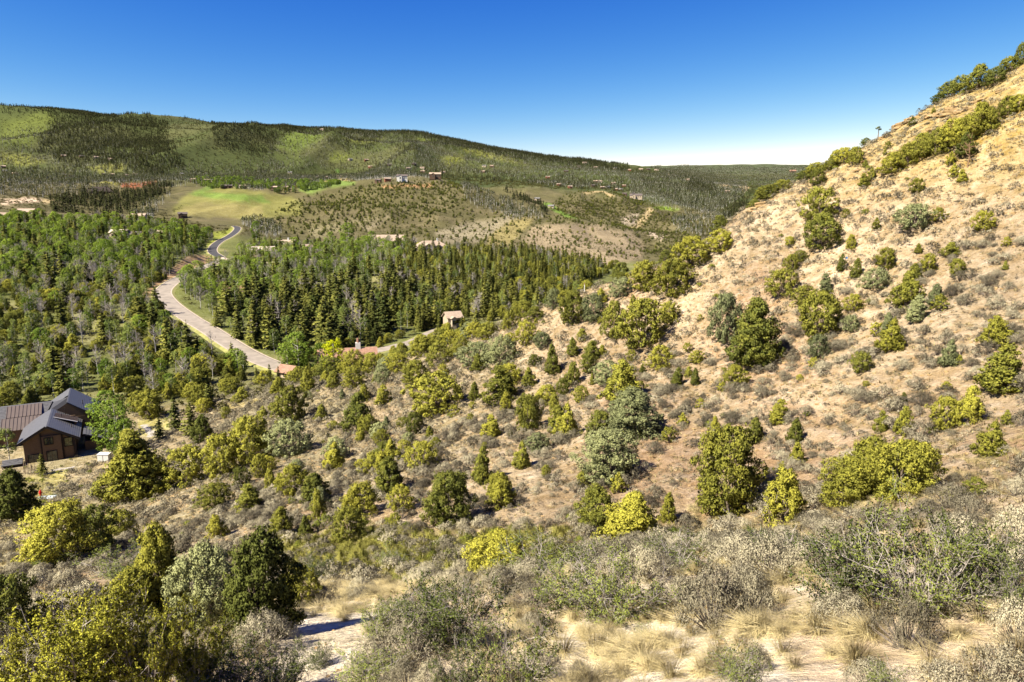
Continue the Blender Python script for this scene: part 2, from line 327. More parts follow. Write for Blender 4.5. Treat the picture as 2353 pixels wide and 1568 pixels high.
ZONES = [
 # far mountain meadows and brush slopes
 (A([(0,230),(200,200),(420,160),(500,240),(330,400),(250,470),(0,490)]), 2000, 4200, (.11,.13,.026), 5),
 (A([(0,520),(200,520),(400,600),(250,640),(0,610)]), 1500, 3200, (.165,.17,.035), 3),
 (A([(780,650),(1000,600),(1130,620),(1130,690),(900,700)]), 1300, 3200, (.17,.17,.04), 2.5),
 (B([(250,400),(380,320),(560,290),(640,380),(560,440),(420,520),(250,480)]), 2000, 4200, (.10,.13,.024), 5),
 (B([(720,520),(900,530),(860,580),(720,590)]), 1800, 4200, (.14,.16,.03), 3),
 (B([(840,390),(1220,385),(1200,420),(860,420)]), 2200, 4200, (.14,.15,.035), 3),
 (B([(1500,390),(1640,400),(1560,440)]), 2200, 4200, (.14,.165,.03), 3),
 (B([(1700,560),(1900,540),(1910,590),(1780,640)]), 1800, 4200, (.165,.175,.03), 3),
 (B([(1880,480),(2100,495),(2352,560),(2352,600),(2050,545)]), 2000, 4200, (.165,.17,.035), 3),
 (C([(0,240),(250,310),(500,380),(0,300)]), 2000, 4200, (.16,.165,.04), 3),
 (C([(2040,530),(2150,530),(2215,572),(2130,560)]), 1500, 6000, (.5,.36,.19), .6),
 (C([(2240,560),(2310,540),(2352,560),(2300,600)]), 1500, 6000, (.45,.33,.18), .6),
 # golf course
 (MEADOW, 850, 1480, (.20,.19,.055), 2),
 (A([(1640,1000),(1800,960),(2350,1000),(2352,1080),(1900,1100),(1560,1060)]), 850, 1480, (.225,.195,.07), 2),
 (A([(1690,885),(1930,790),(1960,800),(1900,850),(1830,865),(2352,905),(2352,950),(2150,955),(1900,925),(1720,900)]), 900, 1600, (.15,.21,.04), 1.6),
 (B([(0,900),(110,915),(190,950),(180,968),(90,962),(0,945)]), 900, 1600, (.15,.21,.04), 1.5),
 (B([(410,840),(640,780),(800,760),(940,778),(930,802),(700,825),(560,885),(440,862)]), 1100, 1900, (.16,.22,.045), 1.5),
 (B([(640,775),(790,745),(900,750),(930,770),(800,765)]), 1100, 1900, (.36,.27,.10), .6),
 (B([(610,722),(700,704),(690,725)]), 1200, 2400, (.12,.34,.03), .5),
 (B([(740,690),(800,680),(800,692),(750,698)]), 1200, 2600, (.12,.34,.03), .4),
 (A([(1600,742),(1900,728),(2000,740),(1750,772)]), 1300, 2400, (.17,.25,.03), .8),
 (A([(800,735),(1060,790),(1100,810),(950,800),(760,745)]), 1200, 2400, (.27,.25,.06), 1),
 # earthworks
 (A([(0,940),(100,935),(280,918),(380,935),(340,962),(100,972),(0,988)]), 850, 1350, (.56,.42,.29), .7),
 (A([(380,945),(500,928),(480,962),(380,972)]), 850, 1350, (.48,.36,.19), .7),
 (A([(1070,800),(1240,790),(1390,768),(1385,800),(1230,822),(1090,826)]), 1100, 1900, (.33,.115,.055), .7),
 # the middle hills
 (B([(1180,806),(1640,800),(1620,824),(1190,828)]), 1000, 1400, (.42,.24,.11), .6),
 (B([(1660,1230),(2000,1140),(2352,1080),(2352,1190),(2090,1330),(1700,1330)]), 700, 1200, (.25,.21,.13), 2),
 (B([(1000,1180),(1320,1060),(1840,890),(1500,1000),(1200,1120),(1060,1230)]), 800, 1300, (.24,.2,.12), 2),
 (B([(500,1200),(900,1120),(1250,1060),(900,1200),(600,1290)]), 750, 1300, (.22,.19,.10), 2),
 (C([(0,1095),(0,1000),(180,880),(290,828),(450,815),(390,880),(270,1000),(170,1085)]), 700, 1250, (.25,.205,.08), .8),
 (C([(300,1040),(420,900),(700,880),(1000,900),(1300,960),(1410,1080),(1390,1200),(1000,1270),(600,1150)]), 600, 1250, (.29,.225,.135), 3),
 (C([(1440,750),(1505,760),(1430,850),(1360,925),(1290,920),(1380,830)]), 1000, 1600, (.42,.32,.16), .6),
 (C([(1460,740),(1590,728),(1740,760),(1600,765)]), 1200, 1900, (.2,.28,.03), .7),
 (C([(840,600),(1040,590),(1170,640),(1100,640),(1040,605),(850,612)]), 1200, 1900, (.4,.3,.15), .4),
 (C([(480,690),(560,700),(700,790),(850,850),(700,822),(540,745)]), 1000, 1700, (.15,.23,.035), 1),
 (C([(1200,830),(1350,790),(1330,900),(1220,900)]), 900, 1600, (.42,.34,.24), 1.5),
 (C([(1420,940),(1560,980),(1620,1000),(1560,1040),(1440,980)]), 800, 1600, (.44,.35,.25), 1.5),
 (C([(600,1150),(720,1160),(900,1220),(1000,1260),(960,1262),(850,1215),(700,1170)]), 560, 1100, (.48,.36,.24), .5),
 # the valley near the road
 (D([(1480,210),(1680,50),(1900,55),(1950,90),(1700,200),(1500,310),(1300,440),(1250,410)]), 290, 640, (.36,.235,.125), 1.5),
 (A([(1880,1240),(2080,1190),(2110,1200),(1990,1290),(1850,1370)]), 560, 900, (.27,.29,.045), 1),
 (D([(1780,1430),(1950,1375),(2352,1322),(2352,1362),(2000,1445)]), 100, 240, (.5,.40,.17), .8),
 (E([(1450,450),(1760,420),(1760,560),(1620,650),(1440,620)]), 110, 240, (.42,.37,.14), 1),
 (E([(0,1120),(290,1060),(720,970),(640,1150),(480,1330),(0,1560)]), 70, 170, (.42,.36,.13), 2),
 ([(0,1200),(70,1190),(110,1230),(60,1290),(0,1310)], 40, 140, (.45,.37,.18), 2),
 # the green seep in the gully and the pale bare ground
 ([(600,1270),(850,1222),(1050,1240),(1300,1225),(1260,1290),(1000,1320),(700,1320)], 20, 62, (.36,.31,.10), 8),
 ([(620,1480),(720,1390),(880,1370),(900,1420),(820,1500),(800,1568),(640,1568)], 5, 30, (.95,.80,.58), 4),
 ([(1330,1360),(1560,1330),(1750,1400),(1820,1568),(1200,1568)], 4, 24, (.98,.83,.61), 6),
 ([(1800,1420),(2353,1380),(2353,1568),(1850,1568)], 3, 20, (.84,.65,.44), 6),
 ([(2290,1530),(2353,1500),(2353,1568),(2290,1568)], 3, 20, (.5,.3,.12), 3),
]
def mixc(base, col, w):
    return base*(1-w[..., None]) + np.array(col)*w[..., None]
PX, PY, PD = project(GX, GY, Z)
earth = np.zeros((NA, NR, 3))
n_big = fbm(GX/40, GY/40, 3, 61); n_mt = fbm(GX/260, GY/260, 4, 67); n_sm = fbm(GX/9, GY/9, 3, 71)
earth[:] = (.43,.315,.19)
earth = mixc(earth, (.53,.41,.265), sstep(-.1, .5, n_sm)*.6)                                  # paler crust and dry grass on the slope
earth = mixc(earth, (.44,.275,.165), sstep(.15, .6, fbm(GX/6, GY/22, 3, 77))*.55)              # redder scree runs
earth = mixc(earth, (.50,.36,.145), sstep(230, 120, PY)*sstep(600, 760, PX)*.9)               # yellow sandstone soil up the ridge
earth = mixc(earth, (.84,.67,.45), (1-sstep(14, 30, GR))*.85)
low = sstep(620, 300, PX)*sstep(45, 75, GR)
earth = mixc(earth, (.36,.30,.17), low*(.55+.45*sstep(-.2, .4, n_sm)))
val = sstep(165, 195, GR)
earth = mixc(earth, (.155,.165,.05), val)
earth = mixc(earth, (.30,.265,.12), val*sstep(.1, .5, n_big)*.6)
far = sstep(640, 760, GR)
earth = mixc(earth, (.118,.104,.044), far)
earth = mixc(earth, (.185,.15,.08), far*sstep(.0, .5, n_big)*.55)
mt = sstep(1400, 1700, GR)
earth = mixc(earth, (.066,.080,.022), mt)
earth = mixc(earth, (.095,.095,.036), mt*sstep(0, .45, n_mt)*.7)
earth = mixc(earth, (.085,.10,.045), sstep(4300, 5200, GR))
wob = fbm(PX/9, PY/5, 3, 81)*2.0
for poly, r0, r1, col, fe in ZONES:
    xs = [p[0]*S for p in poly]; ys = [p[1]*S for p in poly]
    sel = np.nonzero((GR > r0)&(GR < r1)&(PX > min(xs)-12)&(PX < max(xs)+12)&(PY > min(ys)-12)&(PY < max(ys)+12))
    if len(sel[0]) == 0: continue
    w = poly_mask(PX[sel], PY[sel], poly, fe, wob[sel]*min(1.0, fe*.5))
    earth[sel] = earth[sel]*(1-w[:, None]) + np.array(col)*w[:, None]

# ------------------------------------------------------------------ mesh helpers
def mesh_np(name, verts, faces, mats=(), midx=None, smooth=False, clump=None, nrm=None):
    """faces: (n,3) or (n,4) int array"""
    verts = np.asarray(verts, np.float32); faces = np.asarray(faces, np.int32)
    me = bpy.data.meshes.new(name); k = faces.shape[1]
    me.vertices.add(len(verts)); me.vertices.foreach_set('co', verts.ravel())
    me.loops.add(faces.size); me.loops.foreach_set('vertex_index', faces.ravel())
    me.polygons.add(len(faces)); me.polygons.foreach_set('loop_start', np.arange(len(faces), dtype=np.int32)*k)
    for m in mats: me.materials.append(m)
    if midx is not None: me.polygons.foreach_set('material_index', np.asarray(midx, np.int32))
    me.polygons.foreach_set('use_smooth', np.full(len(faces), smooth))
    if clump is not None:
        a = me.attributes.new('clump', 'FLOAT', 'POINT'); a.data.foreach_set('value', np.asarray(clump, np.float32))
    if nrm is not None:
        a = me.attributes.new('nrm', 'FLOAT_VECTOR', 'POINT'); a.data.foreach_set('vector', np.asarray(nrm, np.float32).ravel())
    me.update(calc_edges=True)
    return me
def link(name, data, parent=None, loc=None, rz=None, scale=None):
    o = bpy.data.objects.new(name, data); COL.objects.link(o)
    if parent is not None: o.parent = parent
    if loc is not None: o.location = loc
    if rz is not None: o.rotation_euler = (0, 0, rz)
    if scale is not None: o.scale = scale if hasattr(scale, '__len__') else (scale,)*3
    return o
def tag(o, label, cat, group=None):
    o['label'] = label; o['category'] = cat
    if group: o['group'] = group
    return o
def kind(o, k, label=None, cat=None):
    o['kind'] = k
    if label: o['label'] = label
    if cat: o['category'] = cat
    return o

# ------------------------------------------------------------------ terrain mesh
M_GROUND = ground_mat()
vi = np.arange(NA*NR).reshape(NA, NR)
q = np.stack([vi[:-1, :-1], vi[1:, :-1], vi[1:, 1:], vi[:-1, 1:]], -1).reshape(-1, 4)
co = np.stack([GX, GY, Z], -1).reshape(-1, 3)
cv = np.array([[0, 0, Z[:, 0].mean()]]); co = np.concatenate([co, cv]); ci = NA*NR
me = mesh_np('ground', co, q[:, ::-1], [M_GROUND], smooth=True)
earth *= .76
ca = me.attributes.new('earth', 'FLOAT_COLOR', 'POINT')
ec = np.concatenate([earth.reshape(-1, 3), [[.6,.5,.4]]]); ec = np.concatenate([ec, np.ones((len(ec), 1))], 1)
ca.data.foreach_set('color', ec.astype(np.float32).ravel())
ground = kind(link('ground', me), 'structure')
ground['label'] = 'dry pale hillside, green valley and wooded mountain terrain'

# ------------------------------------------------------------------ road ribbons
def ribbon(path, offs, lift, closed_z=None):
    p = [Vector(a) for a in path]; vs_, fs = [], []
    for i, a in enumerate(p):
        d = (p[min(i+1, len(p)-1)]-p[max(i-1, 0)]); d.z = 0; d.normalize(); n = Vector((d.y, -d.x, 0))
        for o in offs:
            qv = a+n*o; vs_.append((qv.x, qv.y, a.z+lift))
    k = len(offs)
    for i in range(len(p)-1):
        for j in range(k-1):
            fs.append((i*k+j, i*k+j+1, (i+1)*k+j+1, (i+1)*k+j))
    return vs_, fs
M_ROAD = simple_mat('sun_bleached_asphalt', (.31,.262,.215), .9, .2, .35, bump=.1)
M_TAR = simple_mat('fresh_black_asphalt', (.060,.056,.058), .85, .12, .5)
M_KERB = simple_mat('concrete_edge', (.47,.38,.31), .9, .15, .8)
M_DIRT = simple_mat('packed_gravel', (.52,.42,.32), .95, .2, .5)
def road(name, path, w, mat, label, kerb=True, lift=.35):
    hw = w/2
    v, f = ribbon(path, [-hw, -hw/2, 0, hw/2, hw], lift)
    o = kind(link(name, mesh_np(name, v, f, [mat], smooth=True)), 'structure'); o['label'] = label
    if kerb:
        for s in (-1, 1):
            v, f = ribbon(path, [s*hw, s*(hw+.55)] if s > 0 else [s*(hw+.55), s*hw], lift+.12)
            v2, f2 = ribbon(path, [s*hw], lift); n = len(v)
            link('kerb', mesh_np('kerb', v, f, [M_KERB]), o)
    # the bed under the surface closes the gap to the ground at both edges
    for s in (-1, 1):
        e = (hw+.55)*s if kerb else hw*s
        v, f = [], []
        vv, ff = ribbon(path, [e, e+s*1.6] if s > 0 else [e+s*1.6, e], 0)
        vv = np.array(vv); out = 1 if s > 0 else 0
        vv[out::2, 2] = zat(vv[out::2, 0], vv[out::2, 1])-.15; vv[1-out::2, 2] += lift+(.1 if kerb else -.02)
        link('verge', mesh_np('verge', vv, ff, [M_VERGE]), o)
    return o
M_VERGE = simple_mat('verge_grass_soil', (.27,.26,.08), .95, .3, .6)
road('road', MAIN_ROAD, 6.4, M_ROAD, 'pale worn asphalt road curving through the wooded valley')
road('road', DARK_ROAD, 6.4, M_TAR, 'fresh black asphalt stretch of the valley road')
road('road', SIDE_ROAD, 6.0, M_ROAD, 'pale road behind the spur, half hidden by junipers', kerb=False)
road('road', LANE, 4.5, M_DIRT, 'pale lane between the trees on the far bench', kerb=False)
# ------------------------------------------------------------------ plant building blocks
def unit(v): return v/np.maximum(np.linalg.norm(v, axis=-1, keepdims=True), 1e-9)
def leaves(c, axis, length, width, rng, jit=.6, face=None):
    """one rhombic leaf spray per centre, pointing along axis (jittered)"""
    n = len(c); a = unit(axis + jit*rng.normal(size=(n, 3)))
    s = unit(np.cross(a, rng.normal(size=(n, 3)))) if face is None else unit(np.cross(a, face+.45*rng.normal(size=(n, 3))))
    L = (length*rng.uniform(.65, 1.35, (n, 1)) if np.isscalar(length) else length[:, None]); W = (width*rng.uniform(.65, 1.35, (n, 1)) if np.isscalar(width) else width[:, None])
    v = np.stack([c-a*L*.5, c+s*W*.5, c+a*L*.5, c-s*W*.5], 1)
    f = np.arange(n*4).reshape(n, 4)
    return v.reshape(-1, 3), f
def tube(path, radii, sides=4):
    path = np.asarray(path, float); k = len(path); vs_ = []
    for i in range(k):
        d = path[min(i+1, k-1)]-path[max(i-1, 0)]; d = d/(np.linalg.norm(d)+1e-9)
        e = np.cross(d, [0.31, .87, .12]); e /= np.linalg.norm(e)+1e-9; g = np.cross(d, e)
        for j in range(sides):
            t = 2*math.pi*j/sides; vs_.append(path[i]+radii[i]*(math.cos(t)*e+math.sin(t)*g))
    f = [(i*sides+j, i*sides+(j+1)%sides, (i+1)*sides+(j+1)%sides, (i+1)*sides+j) for i in range(k-1) for j in range(sides)]
    return np.array(vs_), np.array(f)
class Acc:
    def __init__(s): s.v, s.f, s.c, s.q, s.n = [], [], [], [], 0
    def add(s, v, f, c=0.5, nrm=None):
        if nrm is None:
            nrm = np.zeros((len(v), 3)); nrm[:, 2] = 1
            if len(f) and len(v) == 4*len(f):
                fn = np.cross(v[1::4]-v[0::4], v[3::4]-v[0::4]); fn = unit(fn); fn *= np.sign(fn[:, 2:3]+1e-6); nrm = np.repeat(fn, 4, 0)
        elif len(nrm)*4 == len(v): nrm = np.repeat(nrm, 4, 0)
        s.q.append(nrm)
        s.v.append(v); s.f.append(np.asarray(f)+s.n); s.n += len(v)
        s.c.append(np.full(len(v), c) if np.isscalar(c) else np.repeat(c, len(v)//len(c)))
    def mesh(s, name, mat, smooth=False):
        return mesh_np(name, np.concatenate(s.v), np.concatenate(s.f), [mat], clump=np.concatenate(s.c), smooth=smooth, nrm=np.concatenate(s.q))
def clump_cloud(acc, centers, rad, per, length, width, rng, squash=.8, up=.5, core=None):
    n = len(centers); rad = np.broadcast_to(np.asarray(rad, float), (n,))
    off = rng.normal(size=(n, per, 3)); off = unit(off)*rng.uniform(.35, 1, (n, per, 1))**.5
    off[..., 2] *= squash
    c = centers[:, None]+off*rad[:, None, None]
    # most sprays lie over the clump like shingles, some stick out
    fc = unit(unit(off)+np.array([0, 0, .35])); tg = unit(np.cross(fc, rng.normal(size=fc.shape)))+np.array([0, 0, up*.5])
    out = rng.uniform(0, 1, (n, per, 1)) < .25
    ax = np.where(out, unit(off)+np.array([0, 0, up]), tg)
    v, f = leaves(c.reshape(-1, 3), ax.reshape(-1, 3), length, width, rng, .35, fc.reshape(-1, 3))
    core = np.array([0, 0, centers[:, 2].min()*.5+centers[:, 2].max()*.35]) if core is None else core
    rad_out = unit(c-core)
    nm = unit(unit(off)*.85+rad_out*.75+np.array([0, 0, .3])+rng.normal(0, .35, c.shape))
    acc.add(v, f, np.repeat(rng.uniform(0, 1, n), per)*.75+rng.uniform(0, .25, n*per), nm.reshape(-1, 3))

M_JUN = leaf_mat('juniper_foliage', (.142,.160,.040), (.385,.360,.058), .32)
M_SPR = leaf_mat('spruce_needles', (.068,.086,.028), (.20,.198,.046), .18)
M_SPRF = leaf_mat('far_spruce_needles', (.026,.034,.016), (.066,.070,.027), .1)
M_ASP = leaf_mat('aspen_leaves', (.110,.155,.040), (.25,.29,.075), .35)
M_ASPF = leaf_mat('far_aspen_leaves', (.058,.072,.028), (.125,.122,.06), .25)
M_COT = leaf_mat('cottonwood_leaves', (.085,.145,.026), (.215,.285,.042), .32)
M_LIME = leaf_mat('bright_spring_leaves', (.30,.36,.01), (.44,.46,.02), .4)
M_SAGE = leaf_mat('sagebrush_leaves', (.150,.128,.092), (.46,.41,.285), .25, .25)
M_RAB = leaf_mat('rabbitbrush_leaves', (.13,.17,.03), (.28,.29,.05), .25)
M_MAH = leaf_mat('mahogany_leaves', (.092,.122,.030), (.27,.30,.065), .28)
M_SCRUB = leaf_mat('scrub_oak_leaves', (.046,.050,.017), (.11,.10,.034), .15)
M_GRASS = leaf_mat('dry_grass_blades', (.52,.42,.20), (.74,.62,.34), .4)
M_GREENG = leaf_mat('green_grass_blades', (.22,.24,.045), (.48,.43,.12), .35)
M_BARK = simple_mat('juniper_bark', (.21,.16,.12), .95, .35, 8)
M_WOOD = simple_mat('sagebrush_wood', (.20,.165,.135), .95, .3, 10)
M_TWIG = simple_mat('grey_twigs', (.36,.315,.275), .9, .25, 12)
M_WHITE = simple_mat('aspen_bark', (.58,.55,.48), .85, .3, 3)
M_DEAD = simple_mat('bleached_dead_wood', (.50,.44,.38), .9, .3, 9)
M_ABARE = simple_mat('bare_aspen_twigs', (.36,.31,.27), .95, .2, 5)

def juniper(seed, shape, W, fine=1.0):
    """unit-height juniper: dense scale-leaf clumps over an uneven body"""
    rng = np.random.default_rng(seed); acc = Acc(); n = int(210*fine)
    z = rng.uniform(0.03, 1, n*3)
    if shape == 'cone':   prof = lambda q: np.where(q < .14, .62+.38*q/.14, 1)*(1-q)**.6
    elif shape == 'round': prof = lambda q: np.sqrt(np.clip(1-((q-.42)/.585)**2, 0, 1))
    else:                 prof = lambda q: np.where(q < .2, .8+q, 1)*np.sqrt(np.clip(1-q**2.6, 0, 1))*(1-.25*q)
    p = prof(z); keep = rng.uniform(0, 1, len(z)) < p+.12; z = z[keep][:n]; p = prof(z)
    a = rng.uniform(0, 2*math.pi, len(z))
    ph = rng.uniform(0, 6.28, 6)
    lob = 1+.20*np.sin(2*a+ph[0]+3*z)+.17*np.sin(3*a+ph[1]-6*z)+.16*np.sin(5*a+ph[2]+11*z)+.13*np.sin(17*z+ph[3])
    rr = p*W*.5*lob*(1-.55*rng.uniform(0, 1, len(z))**2.2)
    c = np.stack([np.cos(a)*rr, np.sin(a)*rr, z*.96+.02], -1)
    # lean and a second leader now and then
    c[:, 0] += .06*np.sin(ph[4])*z; c[:, 1] += .06*np.cos(ph[4])*z
    rad = rng.uniform(.035, .085, len(z))*(.8+.5*W)*(.82 if fine > 2 else 1)
    clump_cloud(acc, c, rad, 50, .042/fine**.35, .025/fine**.35, rng, .85, .7)
    # stray sprays break the outline
    k = rng.integers(0, len(c), 40); s = c[k]+unit(c[k]-[0, 0, .4])*rng.uniform(.05, .11, (40, 1))
    clump_cloud(acc, s, .022, 12, .034, .013, rng, 1, .9)
    crown = acc.mesh('juniper_crown', M_JUN)
    t = Acc()
    for i in range(4):
        b = rng.uniform(-.03, .03, 2); e = rng.uniform(-.2, .2, 2)*W
        t.add(*tube([(b[0], b[1], -.08), (b[0]*2, b[1]*2, .12), (e[0]*.6, e[1]*.6, .36), (e[0], e[1], .62)], [.03, .024, .015, .005], 5))
    for i in range(14):
        q = rng.uniform(0, 6.28); h = rng.uniform(.03, .3); L = W*.52*rng.uniform(.6, 1.05)
        t.add(*tube([(0, 0, h), (math.cos(q)*L*.6, math.sin(q)*L*.6, h+.05), (math.cos(q)*L, math.sin(q)*L, h+rng.uniform(-.02, .1))], [.012, .007, .002], 3))
    return crown, t.mesh('juniper_trunk', M_BARK)
def spruce(seed, W, nb=95, per=13, mat=None, ragged=.2):
    rng = np.random.default_rng(seed); acc = Acc(); mat = mat or M_SPR
    z = np.sort(1-rng.uniform(0, 1, nb)**.62)*.93+.05
    a = np.arange(nb)*2.399+rng.uniform(-.4, .4, nb)
    L = W*.5*((1-z)**.85+.03)*rng.uniform(1-ragged*1.6, 1+ragged, nb)*np.where(z < .12, .75, 1)
    u = (np.arange(per)+.5)/per
    d = np.stack([np.cos(a), np.sin(a)], -1)
    rad = L[:, None]*u[None]
    zz = z[:, None]-rad*.34+rad**2/np.maximum(L[:, None], .01)*.26
    c = np.stack([d[:, None, 0]*rad, d[:, None, 1]*rad, zz], -1)+rng.normal(0, .008, (nb, per, 3))
    ax = np.stack([np.broadcast_to(d[:, None, 0], rad.shape), np.broadcast_to(d[:, None, 1], rad.shape), np.full(rad.shape, -.28)], -1)
    ax = ax + .9*rng.choice([-1, 1], rad.shape)[..., None]*np.stack([-np.broadcast_to(d[:, None, 1], rad.shape), np.broadcast_to(d[:, None, 0], rad.shape), np.zeros(rad.shape)], -1)
    k = (60/nb)**.5*1.25
    v, f = leaves(c.reshape(-1, 3), ax.reshape(-1, 3), .062*k, .036*k, rng, .35)
    nm = unit(np.stack([np.broadcast_to(d[:, None, 0], rad.shape), np.broadcast_to(d[:, None, 1], rad.shape), np.full(rad.shape, .75)], -1)+rng.normal(0, .35, (nb, per, 3)))
    acc.add(v, f, np.clip(np.repeat(rng.uniform(0, .7, nb), per)+np.tile(u*.3, nb), 0, 1), nm.reshape(-1, 3))
    tip = np.array([[0, 0, .955], [0, 0, .985], [0, 0, .93]]); v, f = leaves(tip, np.array([[0, 0, 1.]]*3), .07, .016, rng, .1); acc.add(v, f, .5)
    crown = acc.mesh('spruce_crown', mat)
    t = Acc(); t.add(*tube([(0, 0, -.05), (0, 0, .4), (0, 0, .95)], [.017, .011, .003], 5))
    return crown, t.mesh('spruce_trunk', M_BARK)
def aspen(seed, W, n=80, per=16, base=.32, mat=None, lsz=.03, full=.5, branches=9, trunk_r=.011):
    rng = np.random.default_rng(seed); acc = Acc()
    z = rng.uniform(base, 1, n); q = (z-base)/(1-base)
    p = np.sqrt(np.clip(1-((q-.45)/.58)**2, .02, 1)); a = rng.uniform(0, 6.283, n)
    rr = p*W*.5*(1+.2*np.sin(3*a+seed)+.2*np.sin(9*z+seed))*rng.uniform(.15, 1, n)**full
    c = np.stack([np.cos(a)*rr, np.sin(a)*rr, z], -1)
    clump_cloud(acc, c, rng.uniform(.035, .075, n), per, lsz, lsz*.75, rng, .8, .1)
    crown = acc.mesh('aspen_crown', mat or M_ASP)
    t = Acc(); w1, w2 = rng.uniform(-.02, .02, 2)
    t.add(*tube([(0, 0, -.05), (w1, w2, .35), (w1*2, w2, .7), (w1, 0, .97)], [trunk_r*1.2, trunk_r, trunk_r*.6, .002], 5))
    for i in range(branches):
        h = rng.uniform(base, .85); g = rng.uniform(0, 6.28); L = W*.4*rng.uniform(.5, 1)
        t.add(*tube([(w1, w2, h), (math.cos(g)*L*.5, math.sin(g)*L*.5, h+.06), (math.cos(g)*L, math.sin(g)*L, h+.16)], [.005, .003, .001], 3))
    return crown, t.mesh('aspen_trunk', M_WHITE)
def bare_aspen(seed, W, nb=46):
    """leafless or barely leafing aspen: pale trunk, fine grey twig crown"""
    rng = np.random.default_rng(seed); t = Acc(); b = Acc(); w1, w2 = rng.uniform(-.03, .03, 2)
    t.add(*tube([(0, 0, -.05), (w1, w2, .35), (w1*2, w2*.5, .7), (w1, 0, .97)], [.014, .012, .007, .002], 5))
    for i in range(nb):
        h = rng.uniform(.34, .93); g = rng.uniform(0, 6.28); L = W*.5*rng.uniform(.45, 1)*min(1, (1.08-h)*2.2)
        p1 = np.array([math.cos(g)*L*.5, math.sin(g)*L*.5, h+L*.35]); p2 = np.array([math.cos(g)*L, math.sin(g)*L, h+L*.95])
        b.add(*tube([(w1, w2, h), p1, p2], [.0055, .0035, .0015], 3))
        for j in range(5):
            s = p1+(p2-p1)*rng.uniform(0, 1); e = s+unit(rng.normal(size=3)+[0, 0, .9])*L*rng.uniform(.2, .5)
            b.add(*tube([s, e], [.0028, .001], 3))
    return b.mesh('twig_crown', M_ABARE), t.mesh('aspen_trunk', M_WHITE)
def sagebrush(seed, n=95, per=20, mat=None, lsz=.075, wd=.022, stems=26, H=.85, W=1.25):
    rng = np.random.default_rng(seed); acc = Acc(); t = Acc()
    a = rng.uniform(0, 6.283, n); q = rng.uniform(0, 1, n)**.55
    lob = 1+.25*np.sin(3*a+seed)+.18*np.sin(5*a+2*seed)
    rr = q*W*.5*lob; z = H*(.95-.62*q**2.2)*rng.uniform(.62, 1.02, n)
    c = np.stack([np.cos(a)*rr, np.sin(a)*rr, z], -1)
    clump_cloud(acc, c, rng.uniform(.07, .13, n), per, lsz, wd, rng, .9, 1.1)
    for i in range(stems):
        k = c[rng.integers(0, n)]
        t.add(*tube([(k[0]*.08, k[1]*.08, -.08), (k[0]*.45, k[1]*.45, k[2]*.38), tuple(k*1.02)], [.02, .013, .004], 3))
    return acc.mesh('sage_foliage', mat or M_SAGE), t.mesh('sage_stems', M_WOOD)
def big_shrub(seed, stems=17, W=2.6, H=2.0, mat=None, leaf=.045, per=15, dead=.2):
    """mountain mahogany / serviceberry: splayed grey stems, twigs in three orders, small leaves along the twigs"""
    rng = np.random.default_rng(seed); br = Acc(); lv = Acc(); pts = []; axs = []
    for i in range(stems):
        g = i*2.399+rng.uniform(-.5, .5); lean = rng.uniform(.15, 1.0)**.5
        top = np.array([math.cos(g)*W*.5*lean, math.sin(g)*W*.5*lean, H*(1.05-.5*lean**2)*rng.uniform(.75, 1.05)])
        m = top*[.45, .45, .5]+rng.normal(0, .07, 3); b0 = np.array([math.cos(g), math.sin(g), 0])*.08
        path = [b0-[0, 0, .15], m*.5+b0*.5, m, (m+top)/2+rng.normal(0, .06, 3), top]
        br.add(*tube(path, [.020, .016, .011, .007, .003], 4))
        isdead = rng.uniform() < dead
        for j in range(11):
            u = rng.uniform(.06, 1); k = min(int(u*4), 3); s = path[k]+(path[k+1]-path[k])*(u*4-k)
            d = unit(rng.normal(size=3)*[1, 1, .6]+unit(top)*1.1+[0, 0, .35]); L = rng.uniform(.3, .75)*(1.15-u*.5)
            e = s+d*L; mid_ = (s+e)/2+rng.normal(0, .04, 3)
            br.add(*tube([s, mid_, e], [.008, .006, .002], 3))
            for w in range(5):
                s2 = s+(e-s)*rng.uniform(.3, 1); d2 = unit(rng.normal(size=3)+d*1.0+[0, 0, .3]); e2 = s2+d2*rng.uniform(.12, .34)
                br.add(*tube([s2, e2], [.004, .0015], 3))
                if isdead and rng.uniform() < .8: continue
                for y in range(per):
                    pts.append(s2+(e2-s2)*rng.uniform(0, 1.05)+rng.normal(0, .022, 3)); axs.append(d2)
    pts = np.array(pts); axs = np.array(axs)
    v, f = leaves(pts, axs, leaf, leaf*.55, rng, .9); lv.add(v, f, rng.uniform(0, 1, len(pts))**1.6, unit(pts/np.array([W, W, H])*.9+axs*.5+rng.normal(0, .45, pts.shape)))
    return lv.mesh('shrub_leaves', mat or M_MAH), br.mesh('shrub_branches', M_TWIG)
